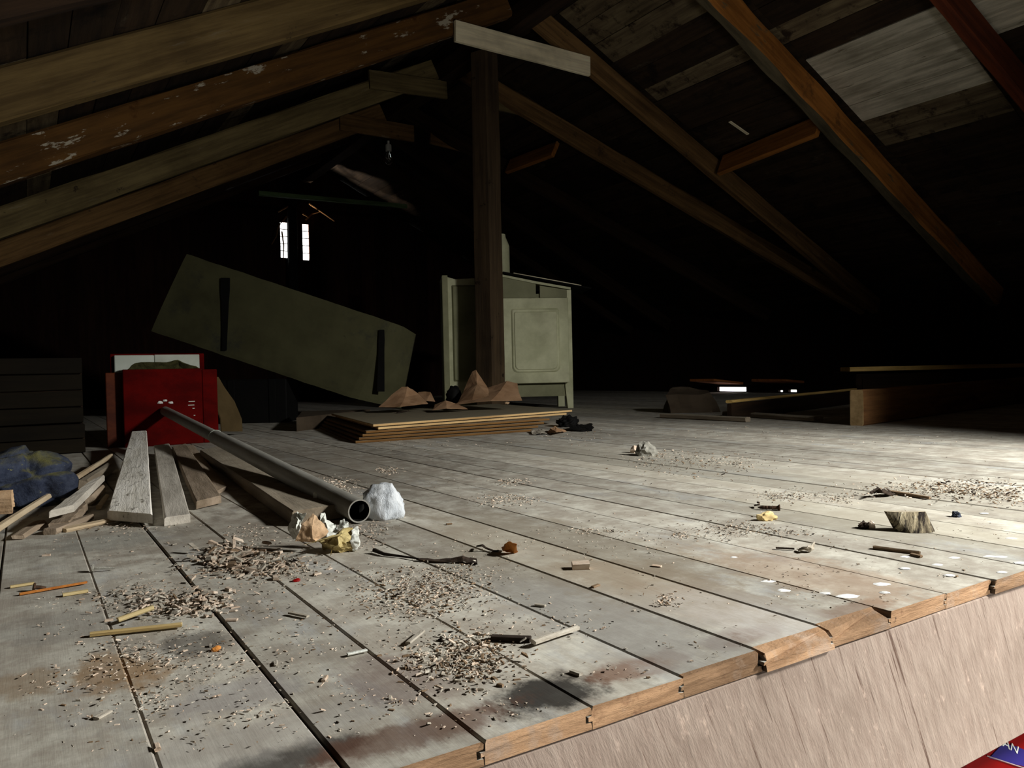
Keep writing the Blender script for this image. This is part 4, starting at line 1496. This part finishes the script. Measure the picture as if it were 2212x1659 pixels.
tube_bm(bm, [P(808, 1188, .006), P(830, 1197, .004), P(870, 1202, .003), P(905, 1207, .004)], [.004, .003, .002, .0015], 6)
tag(done('black_string', bm, M['chip_dark']), 'short black string between the wrapper and the flat black strip', 'string')
o = beam('wood_chip', P(1236, 1226, .003), P(1273, 1224, .004), .02, .011, M['chip_pale'], seg=3, jit=.002, ch=.002, y0=-.008, z0=-.003)
tag(o, 'small squared pale wood chip right of the flat black strip', 'chip')
o = beam('stick', P(1152, 1388, .006), P(1246, 1356, .006), .009, .007, M['chip_grey'], seg=6, jit=.002, ch=.002, w1=.005, y0=-.004, z0=-.003)
tag(o, 'short pale stick lying across two boards in front', 'stick')
o = beam('bark_strip', P(1062, 1378, .003), P(1146, 1382, .003), .012, .006, M['chip_dark'], seg=6, jit=.003, ch=.002, y0=-.005, z0=-.002)
tag(o, 'dark bark strip left of the short pale stick', 'bark')
o = beam('stick', P(195, 1371, .004), P(393, 1350, .004), .009, .005, M['straw'], seg=8, jit=.0015, ch=.0015, y0=-.004, z0=-.002)
tag(o, 'flat straw-yellow stick on the front boards at left', 'stick')
o = beam('stick', P(255, 1339, .006), P(331, 1312, .012), .008, .005, M['straw'], seg=6, jit=.002, ch=.0015, y0=-.004, z0=-.002)
tag(o, 'knobbly yellow stick behind the flat straw-yellow one', 'stick')
o = beam('stick', P(42, 1284, .003), P(188, 1258, .004), .006, .004, M['orange'], seg=8, jit=.001, ch=.001, w1=.003, y0=-.003, z0=-.0015)
tag(o, 'thin orange splint near the left edge', 'stick')


def nail(pa, pb2, m, label, r=.0022):
    a, b = P(*pa), P(*pb2)
    t = thing('nail', label, 'nail', (a + b) / 2 * 1.0)
    t.matrix_basis.translation.z = 0
    t.location.z = 0
    bm = bmesh.new()
    a.z, b.z = .007, .0035
    tube_bm(bm, [a, a.lerp(b, .5), b], [r, r, r * .5], 8)
    done('shank', bm, M[m], t)
    bm = bmesh.new()
    d = (b - a).normalized()
    tube_bm(bm, [a - d * .0025, a], [.0068, .0068], 12)
    done('head', bm, M[m], t)


nail((76, 1278), (100, 1274), 'rust', 'grey nail with upright head beside the thin orange splint', .003)
nail((203, 1236), (248, 1231), 'stone', 'pale nail lying beside a board seam at left')
for k, (x0_, y0_, x1_, y1_) in enumerate(((22, 1268, 74, 1260), (135, 1286, 190, 1277))):
    o = beam('stick', P(x0_, y0_, .003), P(x1_, y1_, .003), .008, .004, M['straw'], seg=4, jit=.001, ch=.001, y0=-.004, z0=-.0015)
    tag(o, ('short flat straw chip left of the grey nail', 'short flat straw chip in front of the thin orange splint')[k], 'stick')
lump('red_scrap', 640, 1256, .007, .005, .004, 'red_tin', 'tiny red scrap on the middle floor', 'scrap', .4, 2, 2)
lump('red_scrap', 467, 1404, .006, .004, .004, 'orange', 'tiny orange-red scrap on the front boards', 'scrap', .4, 2, 2)
o = beam('splinter', P(882, 1390, .004), P(914, 1364, .004), .007, .003, M['chip_grey'], seg=4, jit=.001, ch=.001, y0=-.003, z0=-.001)
tag(o, 'pale flat splinter left of the dark bark strip', 'splinter')
o = beam('splinter', P(750, 1414, .003), P(792, 1405, .003), .006, .003, M['paper_white'], seg=4, jit=.001, ch=.001, y0=-.003, z0=-.001)
tag(o, 'small white splinter on the front middle board', 'splinter')
o = beam('splinter', P(625, 1325, .003), P(665, 1333, .003), .006, .003, M['chip_grey'], seg=4, jit=.001, ch=.001, y0=-.003, z0=-.001)
tag(o, 'grey splinter on the boards below the shavings heap', 'splinter')

# white droppings on the front right boards
for (x, y, w_, d_) in ((1660, 1256, .012, .008), (1692, 1276, .011, .009), (1904, 1262, .013, .009), (1832, 1288, .016, .011), (2051, 1243, .008, .006), (2025, 1220, .009, .006),
                       (2061, 1205, .009, .006), (2137, 1202, .012, .006), (2160, 1203, .012, .006), (1954, 1228, .009, .006), (2185, 1163, .01, .006), (1585, 1204, .006, .004),
                       (1955, 1203, .008, .005), (2165, 1236, .008, .006), (2126, 1109, .009, .005), (2205, 1216, .012, .008), (1782, 1282, .009, .006), (1912, 1280, .008, .006)):
    bm = bmesh.new()
    p = P(x, y)
    c = bm.verts.new((0, 0, .0012))
    n = 14
    ring = [bm.verts.new((math.cos(2 * math.pi * k / n) * w_ * (.8 + .4 * random.random()), math.sin(2 * math.pi * k / n) * d_ * (.8 + .4 * random.random()), 0)) for k in range(n)]
    ring2 = [bm.verts.new((v.co.x * .6, v.co.y * .6, .001)) for v in ring]
    for k in range(n):
        j = (k + 1) % n
        bm.faces.new([ring[k], ring[j], ring2[j], ring2[k]])
        bm.faces.new([ring2[k], ring2[j], c])
    done('white_spot', bm, M['white_spot'], floor, Matrix.Translation(p + V((0, 0, .0002))) @ Matrix.Rotation(R(-32), 4, 'Z'))

# loose crumbs and shavings nobody could count
def chips(name, clusters, sizes, label, cat, mats):
    bm = bmesh.new()
    for (px, py, sx, sy, n, smin, smax, wts) in clusters:
        for _ in range(int(n * 1.6)):
            x, y = px + random.gauss(0, sx), py + random.gauss(0, sy)
            if y < 905:
                continue
            p = P(x, y)
            if p.y < YF + .02 or p.y > 9:
                continue
            L = random.uniform(smin, smax) * random.uniform(.35, .8)
            w = L * random.uniform(.2, .55)
            h = random.uniform(.12, .5) * L
            a = random.uniform(0, math.pi)
            ca_, sa_ = math.cos(a), math.sin(a)
            mi = random.choices(range(len(mats)), wts)[0]
            lift = random.random() ** 3 * L * .8
            til = random.uniform(-.5, .5) * (1 if lift > L * .2 else .15)
            b4, t4 = [], []
            for (u, v) in ((-1, -1), (1, -1), (1, 1), (-1, 1)):
                jx = 1 + random.uniform(-.35, .35)
                X, Y = u * L * .5 * jx, v * w * .5 * jx
                zt = lift + X * til
                zb = max(zt, 0) + .0002
                b4.append(p + V((X * ca_ - Y * sa_, X * sa_ + Y * ca_, zb)))
                t4.append(p + V((X * ca_ * .85 - Y * sa_ * .8, X * sa_ * .85 + Y * ca_ * .8, zb + h * .6)))
            for f in hexa_bm(bm, b4, t4, mi):
                pass
    o = done(name, bm, mats)
    tag(o, label, cat)
    o['kind'] = 'stuff'
    return o


PAL = [M['chip_pale'], M['chip_grey'], M['chip_brown'], M['chip_dark']]
w1_, w2_, w3_ = (6, 5, .8, .2), (3, 5, 2.5, .8), (2, 3, 4, 2)
chips('wood_shavings', [
    (520, 1212, 60, 20, 420, .004, .016, w1_), (500, 1205, 35, 12, 160, .012, .03, w1_), (560, 1225, 50, 12, 110, .01, .025, w1_), (440, 1305, 25, 10, 60, .01, .026, w1_), (360, 1312, 40, 8, 50, .01, .024, w1_), (600, 1230, 60, 18, 200, .003, .012, w1_), (380, 1305, 70, 16, 200, .004, .016, w1_),
    (450, 1300, 25, 14, 120, .004, .014, w1_), (790, 1150, 30, 18, 200, .003, .010, w1_), (540, 1150, 30, 8, 80, .003, .01, w1_),
    (300, 1290, 60, 14, 80, .004, .013, w1_), (230, 1132, 80, 10, 140, .003, .011, w1_)],
    None, 'pale wood shavings heaped on the floor before the planks', 'shavings', PAL)
chips('floor_grit', [
    (900, 1285, 70, 28, 700, .003, .010, w2_), (960, 1250, 60, 20, 260, .003, .009, w2_), (990, 1430, 65, 30, 420, .004, .012, w2_), (1010, 1400, 30, 14, 100, .005, .012, w3_),
    (1090, 1080, 35, 7, 160, .004, .012, w1_), (1108, 1042, 22, 4, 80, .005, .012, w1_), (715, 1045, 30, 8, 160, .004, .013, w1_), (840, 1018, 16, 4, 60, .005, .014, w1_),
    (740, 1055, 14, 5, 60, .004, .012, w1_), (1700, 1072, 40, 7, 200, .003, .009, (1, 2, 5, 3)), (1810, 1078, 16, 6, 60, .004, .011, w2_), (1560, 1150, 50, 10, 160, .003, .008, w3_),
    (1610, 1138, 40, 8, 90, .003, .008, w3_), (1705, 1152, 40, 4, 70, .003, .008, w3_), (2080, 1060, 70, 12, 420, .005, .014, (1, 2, 5, 3)), (1960, 1058, 70, 10, 220, .004, .012, w3_),
    (2180, 1075, 40, 10, 160, .004, .012, (1, 2, 5, 3)), (1470, 1158, 14, 3, 40, .003, .009, w1_), (1500, 1000, 90, 14, 260, .004, .014, (1, 2, 5, 3)), (1440, 985, 60, 6, 90, .005, .014, w2_),
    (1580, 998, 30, 5, 70, .004, .012, w2_), (1265, 1148, 50, 4, 60, .003, .009, w2_), (1440, 1302, 14, 8, 50, .004, .009, w2_), (1320, 1170, 90, 30, 120, .003, .007, w2_),
    (1240, 940, 60, 10, 120, .004, .011, w2_), (1950, 945, 130, 12, 120, .004, .011, w2_), (1600, 935, 120, 12, 140, .004, .011, w2_), (960, 960, 90, 6, 60, .004, .011, w1_),
    (300, 1420, 60, 20, 90, .003, .009, (5, 2, 3, .4)), (180, 1470, 70, 20, 60, .003, .009, (5, 2, 3, .4))],
    None, 'grit and crumbs gathered in drifts on the floorboards', 'grit', PAL)
spread = []
for _ in range(330):
    x, y = random.uniform(0, 2212), 930 + 690 * random.random() ** 1.2
    spread.append((x, y, 45, 12, random.choice((2, 4, 8)), .002, .007, w2_))
for _ in range(120):
    x, y = random.uniform(100, 1200), random.uniform(1150, 1560)
    spread.append((x, y, 40, 14, 8, .002, .008, w1_))
chips('floor_dust', spread, None, 'fine scattered crumbs all over the dusty floorboards', 'crumbs', PAL)
# single chips large enough to pick out
for (x, y, m_, lab) in ((515, 1340, 'chip_pale', 'loose pale chip in front of the left shavings heap'), (700, 1465, 'chip_pale', 'loose pale chip on the board left of the black stain'),
                        (600, 1440, 'chip_grey', 'loose grey chip beside the long front seam'), (230, 1540, 'chip_grey', 'loose grey chip on the front left boards'),
                        (1230, 1455, 'chip_grey', 'loose grey chip just behind the black stain'), (1430, 1225, 'chip_pale', 'loose pale chip right of the squared wood chip'),
                        (330, 1615, 'chip_pale', 'loose pale chip nearest to the bottom edge'), (965, 1135, 'chip_brown', 'loose brown chip behind the dry orange leaf'),
                        (110, 1200, 'chip_pale', 'loose pale chip in front of the left stick ends'), (1180, 1310, 'chip_grey', 'loose grey chip right of the big grit drift'),
                        (1290, 1265, 'chip_brown', 'loose brown chip in front of the squared wood chip')):
    L = random.uniform(.011, .017)
    bm = beam_bm(L, L * random.uniform(.3, .5), .003, 3, .0012, .0008, random.random() * 50)
    o = done('loose_chip', bm, M[m_], None, Matrix.Translation(P(x, y) + V((0, 0, .0006))) @ Matrix.Rotation(random.uniform(0, 6.28), 4, 'Z'))
    tag(o, lab, 'chip')
